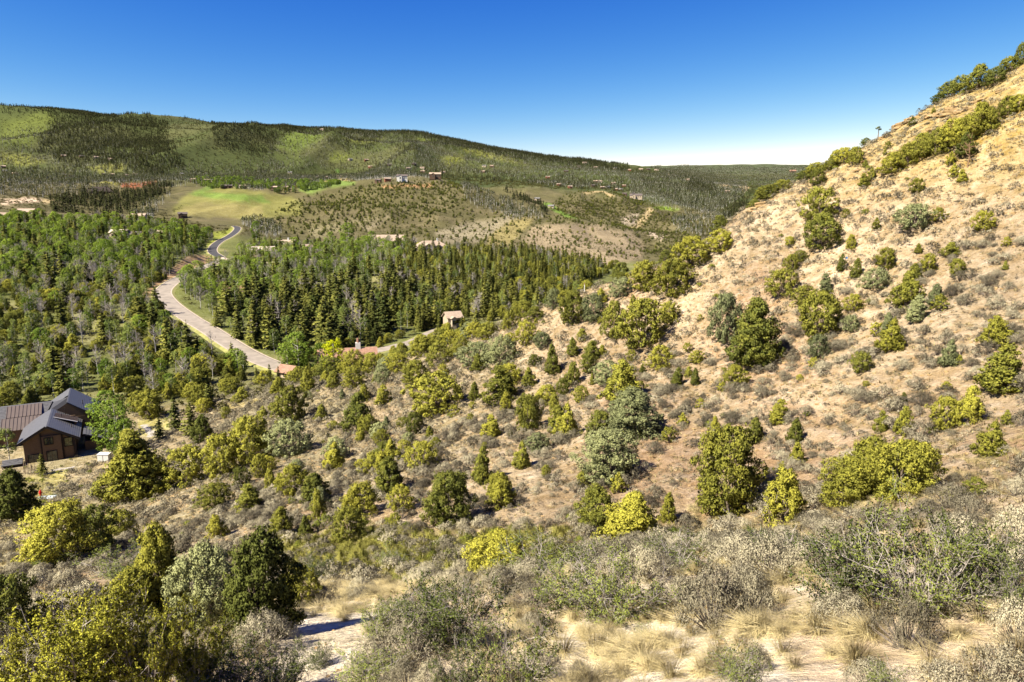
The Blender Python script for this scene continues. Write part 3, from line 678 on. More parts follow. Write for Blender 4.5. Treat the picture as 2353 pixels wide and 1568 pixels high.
def tuft(seed, n=230, H=.36, W=.95, mat=None, wid=.0055):
    rng = np.random.default_rng(seed); g = rng.uniform(0, 6.283, n); l = rng.uniform(.05, 1, n)**.7
    r0 = rng.uniform(0, .13, n); h = H*rng.uniform(.5, 1.1, n)
    base = np.stack([np.cos(g)*r0, np.sin(g)*r0, np.full(n, -.03)], -1)
    m = base+np.stack([np.cos(g)*l*W*.22, np.sin(g)*l*W*.22, h*.6], -1)
    e = base+np.stack([np.cos(g)*l*W*.62, np.sin(g)*l*W*.62, h*(1-.35*l)], -1)+rng.normal(0, .02, (n, 3))
    s = np.stack([-np.sin(g), np.cos(g), np.zeros(n)], -1)*wid*.5
    v = np.stack([base-s, base+s, m+s*.8, m-s*.8, e+s*.15, e-s*.15], 1).reshape(-1, 3)
    i = np.arange(n)[:, None]*6
    f = np.concatenate([i+[0, 1, 2, 3], i+[3, 2, 4, 5]])
    return mesh_np('grass_blades', v, f, [mat or M_GRASS], clump=np.repeat(rng.uniform(0, 1, n), 6), nrm=np.repeat(unit(np.stack([np.cos(g)*.6, np.sin(g)*.6, np.full(n, .8)], -1)), 6, 0))
def rock(seed, flat=.45, rough=.18):
    import bmesh
    rng = np.random.default_rng(seed); bm = bmesh.new(); bmesh.ops.create_icosphere(bm, subdivisions=2, radius=.5)
    ph = rng.uniform(0, 6.28, 9)
    for v in bm.verts:
        p = v.co; d = 1+rough*(math.sin(4*p.x+ph[0])+math.sin(5*p.y+ph[1])+.7*math.sin(9*p.z+ph[2]+6*p.x))
        p *= d
        p.x = max(-.44, min(.44, p.x*1.25)); p.y = max(-.38, min(.40, p.y*1.15)); p.z = max(-.3, min(.32, p.z*1.1))
        p.z *= flat*1.6
    me = bpy.data.meshes.new('rock'); bm.to_mesh(me); bm.free(); me.materials.append(M_ROCK)
    return me
M_ROCK = simple_mat('tan_sandstone', (.40,.27,.13), .95, .3, 3.5, bump=.6)
M_STONE = simple_mat('pale_grey_stone', (.40,.36,.31), .95, .25, 5, bump=.5)

JUN = {'cone': [juniper(1, 'cone', .78), juniper(2, 'cone', .70), juniper(3, 'cone', .9)],
       'round': [juniper(4, 'round', 1.0), juniper(5, 'round', .95), juniper(6, 'round', 1.1)],
       'spread': [juniper(7, 'spread', 1.05), juniper(8, 'spread', 1.25)],
       'fine': [juniper(9, 'spread', .85, 2.6), juniper(10, 'cone', .72, 2.6), juniper(12, 'round', .95, 2.6)],
       'small': [juniper(13, 'cone', .8, .45), juniper(14, 'round', .9, .45)]}
SPR = [spruce(21, .46), spruce(22, .40), spruce(23, .50, ragged=.35), spruce(24, .55)]
M_YEL = leaf_mat('yellow_juniper_sprays', (.20,.23,.04), (.46,.44,.06), .35)
LOOSE = [big_shrub(95, 20, 2.8, 2.5, M_YEL, .05, 34, .06), big_shrub(96, 18, 2.4, 2.6, M_YEL, .05, 34, .08)]
SPRF = [spruce(31, .46, 20, 4, M_SPRF, .3), spruce(32, .40, 18, 4, M_SPRF, .35), spruce(33, .52, 20, 4, M_SPRF, .3)]
ASP = [aspen(41, .42), aspen(42, .36, base=.42), aspen(43, .5, 100, base=.28)]
ASPF = [aspen(45, .42, 16, 6, .3, M_ASPF, .085, branches=2, trunk_r=.02), aspen(46, .36, 14, 6, .4, M_ASPF, .085, branches=2, trunk_r=.02)]
COT = [aspen(51, .62, 190, 26, .14, M_COT, .028, .4), aspen(52, .7, 200, 26, .12, M_COT, .028, .4)]
LIME = [aspen(55, .6, 170, 24, .14, M_LIME, .03, .4)]
BARE = [bare_aspen(61, .5), bare_aspen(62, .42), bare_aspen(63, .6)]
SAGE = [sagebrush(71), sagebrush(72, W=1.4, H=.75), sagebrush(73, n=80, W=1.1, H=.95), sagebrush(74, n=110, W=1.5)]
SAGEF = [sagebrush(75, 34, 9, None, .13, .05, 7), sagebrush(76, 30, 9, None, .13, .05, 7, W=1.4, H=.7), sagebrush(77, 30, 8, None, .12, .045, 9, H=.9, W=1.1)]
SAGEN = [sagebrush(78, 260, 34, None, .042, .011, 60), sagebrush(79, 300, 34, None, .042, .011, 60, W=1.5)]
RAB = [sagebrush(81, 60, 18, M_RAB, .11, .02, 10, .7, 1.0), sagebrush(82, 50, 18, M_RAB, .12, .02, 10, .8, .9)]
SCRUB = [sagebrush(85, 16, 7, M_SCRUB, .26, .14, 3, .9, 1.3), sagebrush(86, 14, 7, M_SCRUB, .26, .14, 3, .75, 1.5)]
SHRUB = [big_shrub(91), big_shrub(92, 16, 3.0, 2.1), big_shrub(93, 11, 2.2, 1.8, dead=.5), big_shrub(94, 9, 1.3, 1.2, leaf=.036, dead=.1)]
TUFT = [tuft(101), tuft(102, 280, .42, 1.0), tuft(103, 180, .3, .9)]
TUFTG = [tuft(104, 120, .5, .5, M_GREENG, .016), tuft(105, 120, .6, .6, M_GREENG, .016)]
TUFTS = [tuft(106, 16, .3, .5, None, .03), tuft(107, 14, .26, .55, None, .03)]
ROCKS = [rock(111), rock(112, .3), rock(113, .6)]

def thing(name, parts, loc, rz, scale, label, cat, group=None, tint=0.0, tilt=(0, 0)):
    """an Empty at the foot that carries its parts: parts = [(name, mesh), ...]"""
    sc = scale if hasattr(scale, '__len__') else (scale,)*3
    if len(parts) == 1:
        e = link(name, parts[0][1])
        e['tint'] = float(tint)
    else:
        e = link(name, None); e.empty_display_size = .3
        for pn, me_ in parts:
            c = link(pn, me_, e); c['tint'] = float(tint)
    e.location = loc; e.scale = sc; e.rotation_euler = (tilt[0], tilt[1], rz)
    tag(e, label, cat, group)
    return e
def meshes(proto, names): return list(zip(names, proto))

# ------------------------------------------------------------------ masses: points carrying copies of plants that already stand in the scene
def mass(name, label, pts, scales, variants, tint=None, zs=None):
    """variants: list of lists of objects in the scene; every point takes one of them"""
    pts = np.asarray(pts, np.float32); n = len(pts)
    if n == 0: return None
    me_ = bpy.data.meshes.new(name); me_.vertices.add(n); me_.vertices.foreach_set('co', pts.ravel())
    def attr(nm, vals, t='FLOAT'):
        a = me_.attributes.new(nm, t, 'POINT'); a.data.foreach_set('value', np.asarray(vals, np.int32 if t == 'INT' else np.float32))
    attr('size', scales); attr('high', np.asarray(scales)*(1.0 if zs is None else zs)); attr('turn', RNG.uniform(0, 6.283, n)); attr('pick', RNG.integers(0, len(variants), n), 'INT')
    attr('tint', np.zeros(n) if tint is None else tint)
    ng = bpy.data.node_groups.new(name, 'GeometryNodeTree')
    ng.interface.new_socket('Geometry', in_out='INPUT', socket_type='NodeSocketGeometry'); ng.interface.new_socket('Geometry', in_out='OUTPUT', socket_type='NodeSocketGeometry')
    L = ng.links; gi = ng.nodes.new('NodeGroupInput'); go = ng.nodes.new('NodeGroupOutput')
    def named(nm, t='FLOAT'):
        x = ng.nodes.new('GeometryNodeInputNamedAttribute'); x.data_type = t; x.inputs['Name'].default_value = nm; return x.outputs[0]
    jall = ng.nodes.new('GeometryNodeJoinGeometry')
    for objs in variants:
        j = ng.nodes.new('GeometryNodeJoinGeometry')
        for o in objs:
            oi = ng.nodes.new('GeometryNodeObjectInfo'); oi.inputs['Object'].default_value = o; oi.inputs['As Instance'].default_value = False
            oi.transform_space = 'ORIGINAL'; L.new(oi.outputs['Geometry'], j.inputs[0])
        g2 = ng.nodes.new('GeometryNodeGeometryToInstance'); L.new(j.outputs[0], g2.inputs[0]); L.new(g2.outputs[0], jall.inputs[0])
    ip = ng.nodes.new('GeometryNodeInstanceOnPoints'); ip.inputs['Pick Instance'].default_value = True
    L.new(gi.outputs[0], ip.inputs['Points']); L.new(jall.outputs[0], ip.inputs['Instance']); L.new(named('pick', 'INT'), ip.inputs['Instance Index'])
    cr = ng.nodes.new('ShaderNodeCombineXYZ'); L.new(named('turn'), cr.inputs[2]); L.new(cr.outputs[0], ip.inputs['Rotation'])
    cs = ng.nodes.new('ShaderNodeCombineXYZ'); s_ = named('size'); L.new(s_, cs.inputs[0]); L.new(s_, cs.inputs[1]); L.new(named('high'), cs.inputs[2]); L.new(cs.outputs[0], ip.inputs['Scale'])
    L.new(ip.outputs[0], go.inputs[0])
    o = link(name, me_); md = o.modifiers.new('scatter', 'NODES'); md.node_group = ng
    o['kind'] = 'stuff'; o['label'] = label
    return o
# ------------------------------------------------------------------ where buildings stand (ground points), so that plants keep clear of them
HOUSE_SPOTS = []                                            # (x, y, clear radius)
def spot(x, y, rmin, rmax, rad):
    p = hit2(x, y, rmin, rmax); HOUSE_SPOTS.append((p.x, p.y, rad)); return p
MAIN_HOUSE = at_house = hit2(125, 1072, rmin=90, rmax=200)
ROADS = [np.array([(p.x, p.y) for p in pth]) for pth in (MAIN_ROAD, DARK_ROAD, SIDE_ROAD, LANE)]
def clear_of(pts, road_gap=7.0, spots=True):
    keep = np.ones(len(pts), bool)
    for rp in ROADS:
        for k in range(0, len(pts), 4000):
            d = np.hypot(pts[k:k+4000, 0, None]-rp[None, :, 0], pts[k:k+4000, 1, None]-rp[None, :, 1]).min(1)
            keep[k:k+4000] &= d > road_gap
    if spots:
        for x, y, r in HOUSE_SPOTS:
            keep &= np.hypot(pts[:, 0]-x, pts[:, 1]-y) > r
    return pts[keep]
def scatter(poly, r0, r1, density, feather=2.0, road_gap=7.0):
    """ground points of a given density (per square metre) inside an outline and a distance range"""
    p = np.array(poly, float)*S
    a0 = float(az_t(p[:, 0].min()-4, 200)[0])-.02; a1 = float(az_t(p[:, 0].max()+4, 200)[0])+.02
    n = int(.5*(a1-a0)*(r1*r1-r0*r0)*density)
    a = RNG.uniform(a0, a1, n); r = np.sqrt(RNG.uniform(r0*r0, r1*r1, n))
    x, y = np.sin(a)*r, np.cos(a)*r; z = zat(x, y); px, py, d = project(x, y, z)
    k = poly_mask(px, py, poly, feather, fbm(px/7, py/4, 2, 91)*feather) > RNG.uniform(0, 1, n)
    return clear_of(np.stack([x[k], y[k], z[k]], -1), road_gap)
def depth(p): return p[1]*CP-p[2]*SP
def size_of(px_len, p): return px_len*S*depth(p)/F          # 2353-wide picture units -> metres at that point

# ------------------------------------------------------------------ houses in the valley: positions first
MID_HOUSES = [  # x, y (foot), width in picture units, distance range, roof colour, label
 (62,498,46,560,1000,'tan','tan roofed house with a small cupola among spruces at the far left'),
 (8,507,30,560,1000,'tan','tan roofed house cut by the left edge of the picture'),
 (276,548,44,420,760,'cream','cream house with flat pale roof among the bright aspens'),
 (312,552,26,420,760,'brown','small brown gabled house beside the cream flat roofed one'),
 (318,508,42,560,1000,'tan','low tan house below the dark conifer hill'),
 (420,500,22,560,1000,'brown','little brown house at the lower edge of the golf meadow'),
 (372,548,18,400,760,'tan','tiny tan gable peeking out above the bank of the road'),
 (606,588,56,440,800,'cream','pale cream roofed house behind the aspens nearest the black road'),
 (652,572,60,470,850,'tan','tan stone house with a round chimney tower'),
 (705,580,26,470,850,'tan','small tan house half hidden in the bright aspens'),
 (800,568,46,500,850,'tan','tan gabled house between two tall bright trees'),
 (888,564,92,500,850,'tan','long tan roofed house with a dark gable in the bench row'),
 (990,578,84,470,850,'tan','hip roofed tan house with two white chimneys beside the conifers'),
 (548,692,86,240,520,'terracotta','terracotta roofed villa behind aspens below the road bend'),
 (1040,752,40,222,420,'tan','tan gabled house at the foot of the dense spruces'),
]
MID_P = [spot(m[0], m[1], m[3], m[4], 7) for m in MID_HOUSES]
TILE_HOUSE = spot(800, 846, 196, 330, 9); TILE_LODGE = spot(664, 866, 176, 300, 5)

# ------------------------------------------------------------------ junipers of the near hill, one by one
# (x, foot y, width, height, tone, shape)
J = {
 'sky': [(2345,150,42,52,'d','spread'),(2320,165,50,36,'d','round'),(2288,195,62,42,'d','spread'),(2250,204,72,56,'d','spread'),(2205,214,62,42,'d','spread'),(2178,224,58,38,'d','spread'),(2154,234,26,20,'d','round'),(2098,288,22,20,'g','cone'),(1990,334,28,18,'d','spread'),(1966,378,42,42,'o','spread'),(1938,376,44,38,'y','round'),(1910,390,44,32,'o','spread'),(1880,400,52,28,'o','round'),(1850,414,50,24,'d','spread'),(1800,438,44,26,'o','round'),(1762,458,52,34,'o','round'),(1733,478,34,22,'d','spread')],
 'hang': [(2050,398,64,50,'y','spread'),(2085,380,62,54,'y','spread'),(2117,362,72,58,'o','spread'),(2152,356,72,62,'o','spread'),(2186,338,80,66,'y','spread'),(2217,328,72,62,'y','spread'),(2247,312,82,78,'y','spread'),(2272,296,52,52,'y','spread'),(2312,266,52,46,'o','spread'),(2338,256,44,40,'o','round')],
 'upper': [(1883,506,86,78,'g','round'),(1886,571,92,84,'d','round'),(1986,428,32,30,'o','cone'),(2108,442,34,34,'y','round'),(2212,418,28,30,'y','cone'),(2261,529,52,46,'y','round'),(1988,384,18,18,'g','cone'),(1818,624,38,42,'o','round'),(1840,602,32,28,'g','round'),(1815,564,26,22,'y','round'),(1956,572,30,36,'y','cone'),(2033,617,50,50,'y','round'),(2012,662,78,50,'b','spread'),(1967,637,30,46,'g','cone'),(1934,622,24,40,'g','cone'),(2132,624,38,44,'y','round'),(2111,582,20,24,'y','cone'),(2199,634,38,42,'o','round'),(2186,587,44,32,'g','spread'),(2310,620,14,22,'g','cone')],
 'middle': [(1795,680,78,64,'o','round'),(1846,699,52,46,'o','round'),(1897,674,38,48,'b','cone'),(1884,774,106,112,'o','round'),(1881,822,54,56,'b','round'),(1740,838,126,160,'g','fine'),(1666,787,86,120,'b','round'),(1961,715,42,42,'y','round'),(1956,762,44,40,'b','round'),(2082,707,82,92,'o','cone'),(2100,655,44,52,'o','cone'),(2106,737,54,62,'b','cone'),(2148,702,42,54,'b','cone'),(2044,805,64,76,'y','cone'),(2040,765,32,50,'b','cone'),(1980,855,50,50,'g','round'),(2290,792,72,70,'y','cone'),(2296,895,112,112,'o','cone'),(2178,840,46,64,'b','cone'),(2205,837,22,24,'g','cone'),(1838,874,16,16,'y','round'),(1990,888,18,14,'y','round'),(2175,895,22,20,'y','round')],
 'lower': [(2172,986,74,82,'y','round'),(2226,974,72,98,'y','cone'),(2272,1050,72,88,'y','cone'),(1790,970,54,58,'y','cone'),(1826,1015,46,58,'g','cone'),(1834,1065,44,52,'y','cone'),(1803,1208,112,150,'Y','cone'),(1672,1184,168,222,'o','fine'),(1735,1012,42,58,'g','cone'),(2025,992,38,52,'o','cone'),(2076,997,48,68,'o','cone'),(2077,924,20,24,'g','cone'),(1945,1160,130,120,'o','fine'),(1990,1130,120,140,'o','fine'),(2072,1150,150,150,'o','fine'),(2105,1090,84,80,'y','round'),(2240,1138,54,44,'g','round'),(2188,1150,48,34,'y','round')],
 'crest': [(1541,680,104,88,'y','round'),(1480,664,74,68,'y','round'),(1587,614,98,74,'y','round'),(1653,579,68,54,'y','round'),(1654,531,42,38,'d','spread'),(1530,586,38,30,'d','spread'),(1484,606,26,24,'y','round'),(1425,642,52,42,'d','spread'),(1425,683,58,48,'b','round'),(1348,658,38,24,'o','spread'),(1274,708,42,48,'b','round'),(1315,743,74,78,'o','round'),(1364,738,64,66,'b','round'),(1410,778,62,92,'g','round'),(1474,798,118,118,'o','round'),(1536,742,54,52,'o','round'),(1230,734,58,32,'g','spread'),(1210,793,52,60,'o','round'),(1246,798,46,38,'b','round'),(1169,760,38,48,'o','round'),(1200,708,48,32,'o','round'),(1300,700,40,36,'o','round')],
 'band': [(1156,838,94,72,'b','spread'),(1097,840,88,58,'b','round'),(1010,835,78,54,'g','spread'),(969,816,72,48,'o','spread'),(1012,795,66,44,'o','spread'),(915,852,62,44,'o','round'),(861,855,64,48,'o','round'),(815,855,72,56,'o','spread'),(759,868,62,52,'d','round'),(953,890,72,66,'o','round'),(815,890,58,54,'o','round'),(766,890,44,42,'g','cone'),(710,900,44,62,'o','cone'),(1060,815,60,44,'o','spread'),(920,815,56,38,'o','spread'),(690,880,40,40,'o','round'),(640,905,36,34,'o','round'),(1120,780,54,42,'o','round'),(1080,770,50,38,'b','round'),(880,880,46,40,'b','round')],
 'centre': [(1338,782,32,30,'g','cone'),(1317,817,34,44,'g','cone'),(1515,848,64,58,'y','round'),(1453,830,30,28,'y','round'),(1477,856,16,22,'g','cone'),(1600,833,36,30,'y','round'),(1556,887,36,46,'g','cone'),(1582,867,24,28,'g','cone'),(1598,884,28,40,'g','cone'),(1689,889,56,54,'Y','round'),(1351,854,44,42,'g','round'),(1397,882,68,58,'b','round'),(1435,924,104,104,'o','cone'),(1361,884,16,30,'g','cone'),(1271,858,42,72,'g','cone'),(1228,840,30,28,'g','round'),(1315,884,44,58,'g','cone'),(1294,907,38,42,'g','round'),(1335,923,36,40,'g','round'),(1151,924,92,88,'o','cone'),(1164,946,36,50,'y','cone'),(1253,926,72,44,'o','spread'),(1215,988,70,88,'o','round'),(1274,946,32,48,'g','cone'),(1300,1006,56,84,'o','cone'),(1455,1002,144,116,'b','fine'),(1174,1005,16,18,'y','cone'),(1400,1100,138,118,'b','fine'),(1198,1075,42,64,'g','cone'),(1236,1037,56,46,'b','round'),(1254,1096,26,30,'g','round'),(1339,1119,36,40,'g','round'),(1149,1140,54,62,'y','round'),(1375,1222,98,118,'g','fine'),(1446,1244,152,124,'Y','fine'),(1534,1198,48,74,'y','cone'),(1643,991,28,38,'y','cone')],
 'flat': [(669,973,80,92,'o','round'),(671,1043,108,84,'b','round'),(823,990,86,98,'d','cone'),(843,998,52,48,'o','round'),(1005,948,122,100,'o','round'),(882,928,42,48,'o','cone'),(738,964,36,38,'g','cone'),(766,1077,56,64,'y','cone'),(895,1132,82,92,'g','cone'),(828,1182,108,80,'Y','spread'),(925,1173,64,64,'y','round'),(676,1137,82,76,'y','round'),(643,1137,28,54,'g','cone'),(623,1123,34,54,'o','cone'),(597,1095,44,56,'o','round'),(733,1194,44,80,'o','cone'),(1030,1205,122,130,'g','fine'),(1107,1106,54,88,'g','cone'),(1146,1142,62,58,'y','round'),(953,996,44,54,'g','round'),(877,1021,38,38,'y','round'),(889,985,24,32,'b','cone'),(828,1075,26,22,'y','round'),(603,962,30,30,'g','cone'),(1089,918,32,44,'g','cone'),(705,1232,38,52,'g','cone'),(907,1217,40,40,'g','round'),(575,1174,68,66,'g','cone'),(497,1167,78,62,'o','round'),(555,1117,44,48,'g','round'),(515,1092,96,104,'o','round'),(580,1064,112,112,'o','round'),(430,1112,104,92,'o','round'),(465,1012,54,64,'d','cone'),(500,1234,52,58,'y','cone'),(278,1238,68,74,'g','round'),(520,960,26,28,'g','round'),(560,1000,40,44,'o','round')],
 'near': [(40,1192,84,118,'d','cone'),(325,1145,138,155,'o','fine'),(140,1300,142,142,'o','fine'),(215,1268,92,104,'d','round'),(378,1418,112,215,'y','fine'),(484,1440,130,190,'b','fine'),(602,1462,150,250,'d','fine'),(305,1445,122,136,'y','fine'),(36,1515,124,196,'d','fine'),(185,1650,270,320,'Y','loose'),(335,1640,220,300,'y','loose'),(20,1650,150,220,'Y','loose'),(445,1610,170,230,'y','loose'),(250,1530,170,150,'y','loose'),(110,1560,130,120,'y','loose'),(1150,1330,130,100,'Y','fine'),(690,1390,80,90,'y','round')],
}
AREA = {'sky': 'along the skyline ridge', 'hang': 'in the slanting thicket under the ridge', 'upper': 'high on the open slope', 'middle': 'midway up the open slope', 'lower': 'low on the open slope',
        'crest': 'along the crest of the spur', 'band': 'in the dense band at the spur foot', 'centre': 'on the pale middle slope', 'flat': 'among sagebrush on the lower hillside', 'near': 'in the near lower left'}
TONE = {'d': (-.5, 'dark green'), 'g': (-.22, 'green'), 'o': (.0, 'olive green'), 'y': (.28, 'yellow green'), 'Y': (.5, 'bright yellow green'), 'b': (-.05, 'grey green')}
JUN['loose'] = LOOSE
SHAPE = {'loose': 'loose sprayed', 'cone': 'conical', 'round': 'rounded', 'spread': 'spreading', 'fine': 'bushy'}
def ordinal(n):
    one = ['', 'first', 'second', 'third', 'fourth', 'fifth', 'sixth', 'seventh', 'eighth', 'ninth', 'tenth', 'eleventh', 'twelfth', 'thirteenth', 'fourteenth', 'fifteenth', 'sixteenth', 'seventeenth', 'eighteenth', 'nineteenth']
    ten = ['', '', 'twent', 'thirt', 'fort', 'fift', 'sixt', 'sevent', 'eight', 'ninet']
    if n > 99: return 'hundred and '+ordinal(n-100) if n > 100 else 'hundredth'
    return one[n] if n < 20 else ten[n//10]+('ieth' if n % 10 == 0 else 'y-'+one[n % 10])
ORD = [ordinal(k) for k in range(1, 200)]
PEND = []                                                   # things told apart by their row: (object, look, place)
def pend(o, look, place): PEND.append((o, look, place)); return o
def size_word(h, lo, hi): return 'small' if h < lo else 'large' if h > hi else 'medium sized'
def side_word(px): return 'left' if px < 342 else 'middle' if px < 683 else 'right'
M_JUNB = leaf_mat('grey_juniper_foliage', (.150,.172,.085), (.35,.36,.165), .3)
def dyed(proto, mat):
    c = proto[0].copy(); c.materials[0] = mat; return (c, proto[1])
JUNB = {k: [dyed(p, M_JUNB) for p in v] for k, v in JUN.items()}
JUN_W = {'cone': [.78,.70,.9], 'round': [1.0,.95,1.1], 'spread': [1.05,1.25], 'fine': [.85,.72,.95], 'loose': [1.12/1.08, 1.0]}
SRC = {}                                                    # objects that the masses borrow their plants from
NEAR_TREES = []
for area, rows in J.items():
    rows = sorted(rows)
    for i, (x, y, w, h, tone, shp) in enumerate(rows):
        p = hit2(x, y, 3, 180)
        H = size_of(h, p)*(1.08 if area == 'near' else .99); W = size_of(w, p)*(1.08 if area == 'near' else .92)
        vi_ = (i*7+len(area)) % len(JUN[shp]); proto = (JUNB if tone == 'b' else JUN)[shp][vi_]
        xy = W/(JUN_W[shp][vi_]*1.08)
        if shp == 'loose': xy, H = W/(2.8, 2.4)[vi_], H/2.5
        lab = f"{TONE[tone][1]} {SHAPE[shp]} juniper, {ORD[i]} from left {AREA[area]}"
        e = thing('juniper_tree', meshes(proto, ('crown', 'trunk')), (p.x, p.y, p.z-.03*H), random.uniform(0, 6.28), (xy, xy, H), lab, 'juniper', 'junipers on the dry hillside', TONE[tone][0]+(.18 if shp == 'fine' and tone in 'ob' else 0))
        SRC.setdefault('jun_'+shp, {})[proto[0].name] = list(e.children)
        NEAR_TREES.append((p.x, p.y, W*.42))

# small seedlings between them
def near_points(n, r0, r1, az0=R(-41), az1=R(41)):
    a = RNG.uniform(az0, az1, n); r = np.sqrt(RNG.uniform(r0*r0, r1*r1, n))
    cr = np.interp(a, AZ, np.exp(rows_l[6])); k = r < cr*1.02; a, r = a[k], r[k]
    x, y = np.sin(a)*r, np.cos(a)*r; z = zat(x, y); px, py, d = project(x, y, z)
    return np.stack([x, y, z], -1), px, py, r
pts, px, py, r = near_points(900, 42, 150)
k = (px > 250) & (px < 1040) & (py > 150) & (np.hypot(*(pts[:, None, :2]-np.array([(a, b) for a, b, c_ in NEAR_TREES])[None]).transpose(2, 0, 1)).min(1) > 2.2)
k &= RNG.uniform(0, 1, len(pts)) < np.where(px < 640, 1, .35)
for p in pts[k][:75]:
    H = random.uniform(1.2, 2.9); shp = random.choice(['cone', 'round', 'round']); pr = random.choice((JUN if random.random() < .75 else JUNB)[shp]); f = random.uniform(.85, 1.15)
    t_ = random.uniform(-.3, .35)
    e = thing('juniper_tree', meshes(pr, ('crown', 'trunk')), tuple(p-np.array([0, 0, .04])), random.uniform(0, 6.28), (H*f, H*f, H), 'young juniper on the hillside slope', 'juniper', 'young junipers on the hillside', t_)
    pend(e, ('dark ' if t_ < -.08 else 'olive ' if t_ < .14 else 'yellowish ')+('pointed' if shp == 'cone' else 'rounded')+' young juniper', 'between the larger hillside junipers')
pts, px, py, r = near_points(260, 40, 150)
k = (px > 420) & (px < 1060) & (py > 90)
pts = pts[k][:55]
for p in pts:
    H = random.uniform(.7, 1.5); pr = random.choice(JUN['small'])
    e = thing('juniper_seedling', meshes(pr, ('crown', 'trunk')), tuple(p), random.uniform(0, 6), (H*.95, H*.95, H), 'yellow green juniper seedling on the slope', 'juniper seedling', 'juniper seedlings on the slope', random.uniform(0, .4))
    pend(e, 'knee-high yellow green juniper seedling', 'between sagebrush on the slope')

# ------------------------------------------------------------------ sagebrush
pts, px, py, r = near_points(44000, 10, 178)
dens = .36+.26*sstep(560, 680, px)*sstep(50, 70, r)+.24*fbm(pts[:, 0]/8, pts[:, 1]/8, 3, 95)
left_flat = sstep(640, 330, px)*sstep(42, 60, r)
dens = dens + .55*left_flat*(.6+fbm(pts[:, 0]/12, pts[:, 1]/12, 2, 96))
dens += .16*sstep(.0, .5, fbm(pts[:, 0]/5, pts[:, 1]/5, 2, 99))
dens *= np.where(r < 30, 1.15, 1.0)*np.where(r < 17, .75, 1)
bare = [([(1180,760),(1300,760),(1480,800),(1650,830),(1700,760),(1560,640),(1500,690),(1300,720)], .45), ([(1300,920),(1400,860),(1360,1100),(1290,1120)], .5), ([(1480,1000),(1640,960),(1600,1100),(1500,1130)], .25),
        ([(620,1480),(720,1390),(900,1370),(900,1420),(820,1500),(800,1568),(640,1568)], .04), ([(1330,1400),(1560,1340),(1750,1420),(1820,1568),(1200,1568)], .12), ([(1800,1400),(2353,1400),(2353,1568),(1850,1568)], .45),
        ([(1700,1180),(1850,1190),(1840,1240),(1600,1240)], .3), (E([(0,1120),(290,1060),(720,970),(640,1150),(480,1330),(0,1560)]), .12), (E([(0,300),(1450,300),(1760,420),(1760,600),(1100,800),(750,980),(0,1000)]), .05), ([(0,1200),(70,1190),(110,1230),(60,1290),(0,1310)], .25),
        ([(600,1270),(850,1222),(1050,1240),(1300,1225),(1260,1290),(1000,1320),(700,1320)], .9), (D([(1780,1430),(1950,1375),(2352,1322),(2352,1362),(2000,1445)]), .05)]
for poly, f in bare:
    dens *= 1-(1-f)*poly_mask(px, py, poly, 3)
area_all = .5*R(82)*(178**2-10**2)
keep = RNG.uniform(0, 1, len(pts)) < np.clip(dens*area_all/44000, 0, 1)
pts, r, px, py = pts[keep], r[keep], px[keep], py[keep]
ok = np.ones(len(pts), bool)
for x, y, w in NEAR_TREES: ok &= np.hypot(pts[:, 0]-x, pts[:, 1]-y) > w*.8
pts, r, px, py = pts[ok], r[ok], px[ok], py[ok]
size = RNG.uniform(.3, 1.2, len(pts))*np.where(r < 25, .9, 1.0)*(1-.25*sstep(60, 110, r)*sstep(600, 700, px))
inview = (px > -20) & (px < 1044) & (py < 700)
order = np.argsort(-(size/r)*inview)
BIGS = [(1640,1445,190,160),(1720,1420,150,130),(1560,1400,120,90),(2085,1490,140,150),(2310,1590,170,130),(2335,1480,130,130),(1770,1330,150,110),(1480,1330,130,90),(1230,1560,120,90),(1000,1600,130,100),(2180,1600,160,90),(1840,1320,110,90),(1700,1310,130,90),(2300,1330,140,110),(2340,1250,120,100),(2200,1260,130,90),(1330,1560,60,50),(1740,1540,80,70),(2000,1580,120,80),(1420,1310,110,80),(860,1540,110,80),(930,1590,120,90)]
BIGL = ['big pale sagebrush on the rim of the white bare ground','sagebrush behind the big pale one','sagebrush left of the big pale one','round silvery sagebrush alone on the sandy lower right','silvery sagebrush in the bottom right corner','sagebrush at the right edge above the corner one','sagebrush below the yellow juniper','sagebrush left of the yellow green juniper clump','small sagebrush on the white ground at the bottom','sagebrush at the bottom edge near the sandy clearing','low silvery sagebrush along the bottom right edge','sagebrush at the left foot of the big thicket','sagebrush between the yellow juniper and the pale rim','sagebrush above the thicket by the right edge','topmost sagebrush of the right edge group','sagebrush beneath the spreading olive junipers','tiny sagebrush in the white ground','sagebrush tuft near the leaning thin stem','sagebrush under the small bright leaved shrub','sagebrush behind the central dark shrub','sagebrush in the lower sandy clearing','sagebrush right of the lower sandy clearing']
for k_, ((x, y, w, h), lab) in enumerate(zip(BIGS, BIGL)):
    p = hit2(x, y, 3, 60); W = size_of(w, p); H = size_of(h, p); bw = (1.25, 1.5)[k_ % 2]
    thing('sagebrush', meshes(SAGEN[k_ % 2], ('foliage', 'stems')), (p.x, p.y, p.z-.04), k_*1.7, (W/bw*.9, W/bw*.9, H/.85), 'grey green '+lab if 'silvery' not in lab else lab, 'sagebrush', 'large sagebrush of the foreground', .3+.3*((k_*37 % 10)/10))
ind = order[:270]
REGION = lambda x, y: ('near the bottom edge' if y > 600 else 'behind the near shrubs' if y > 520 else 'on the middle slope')
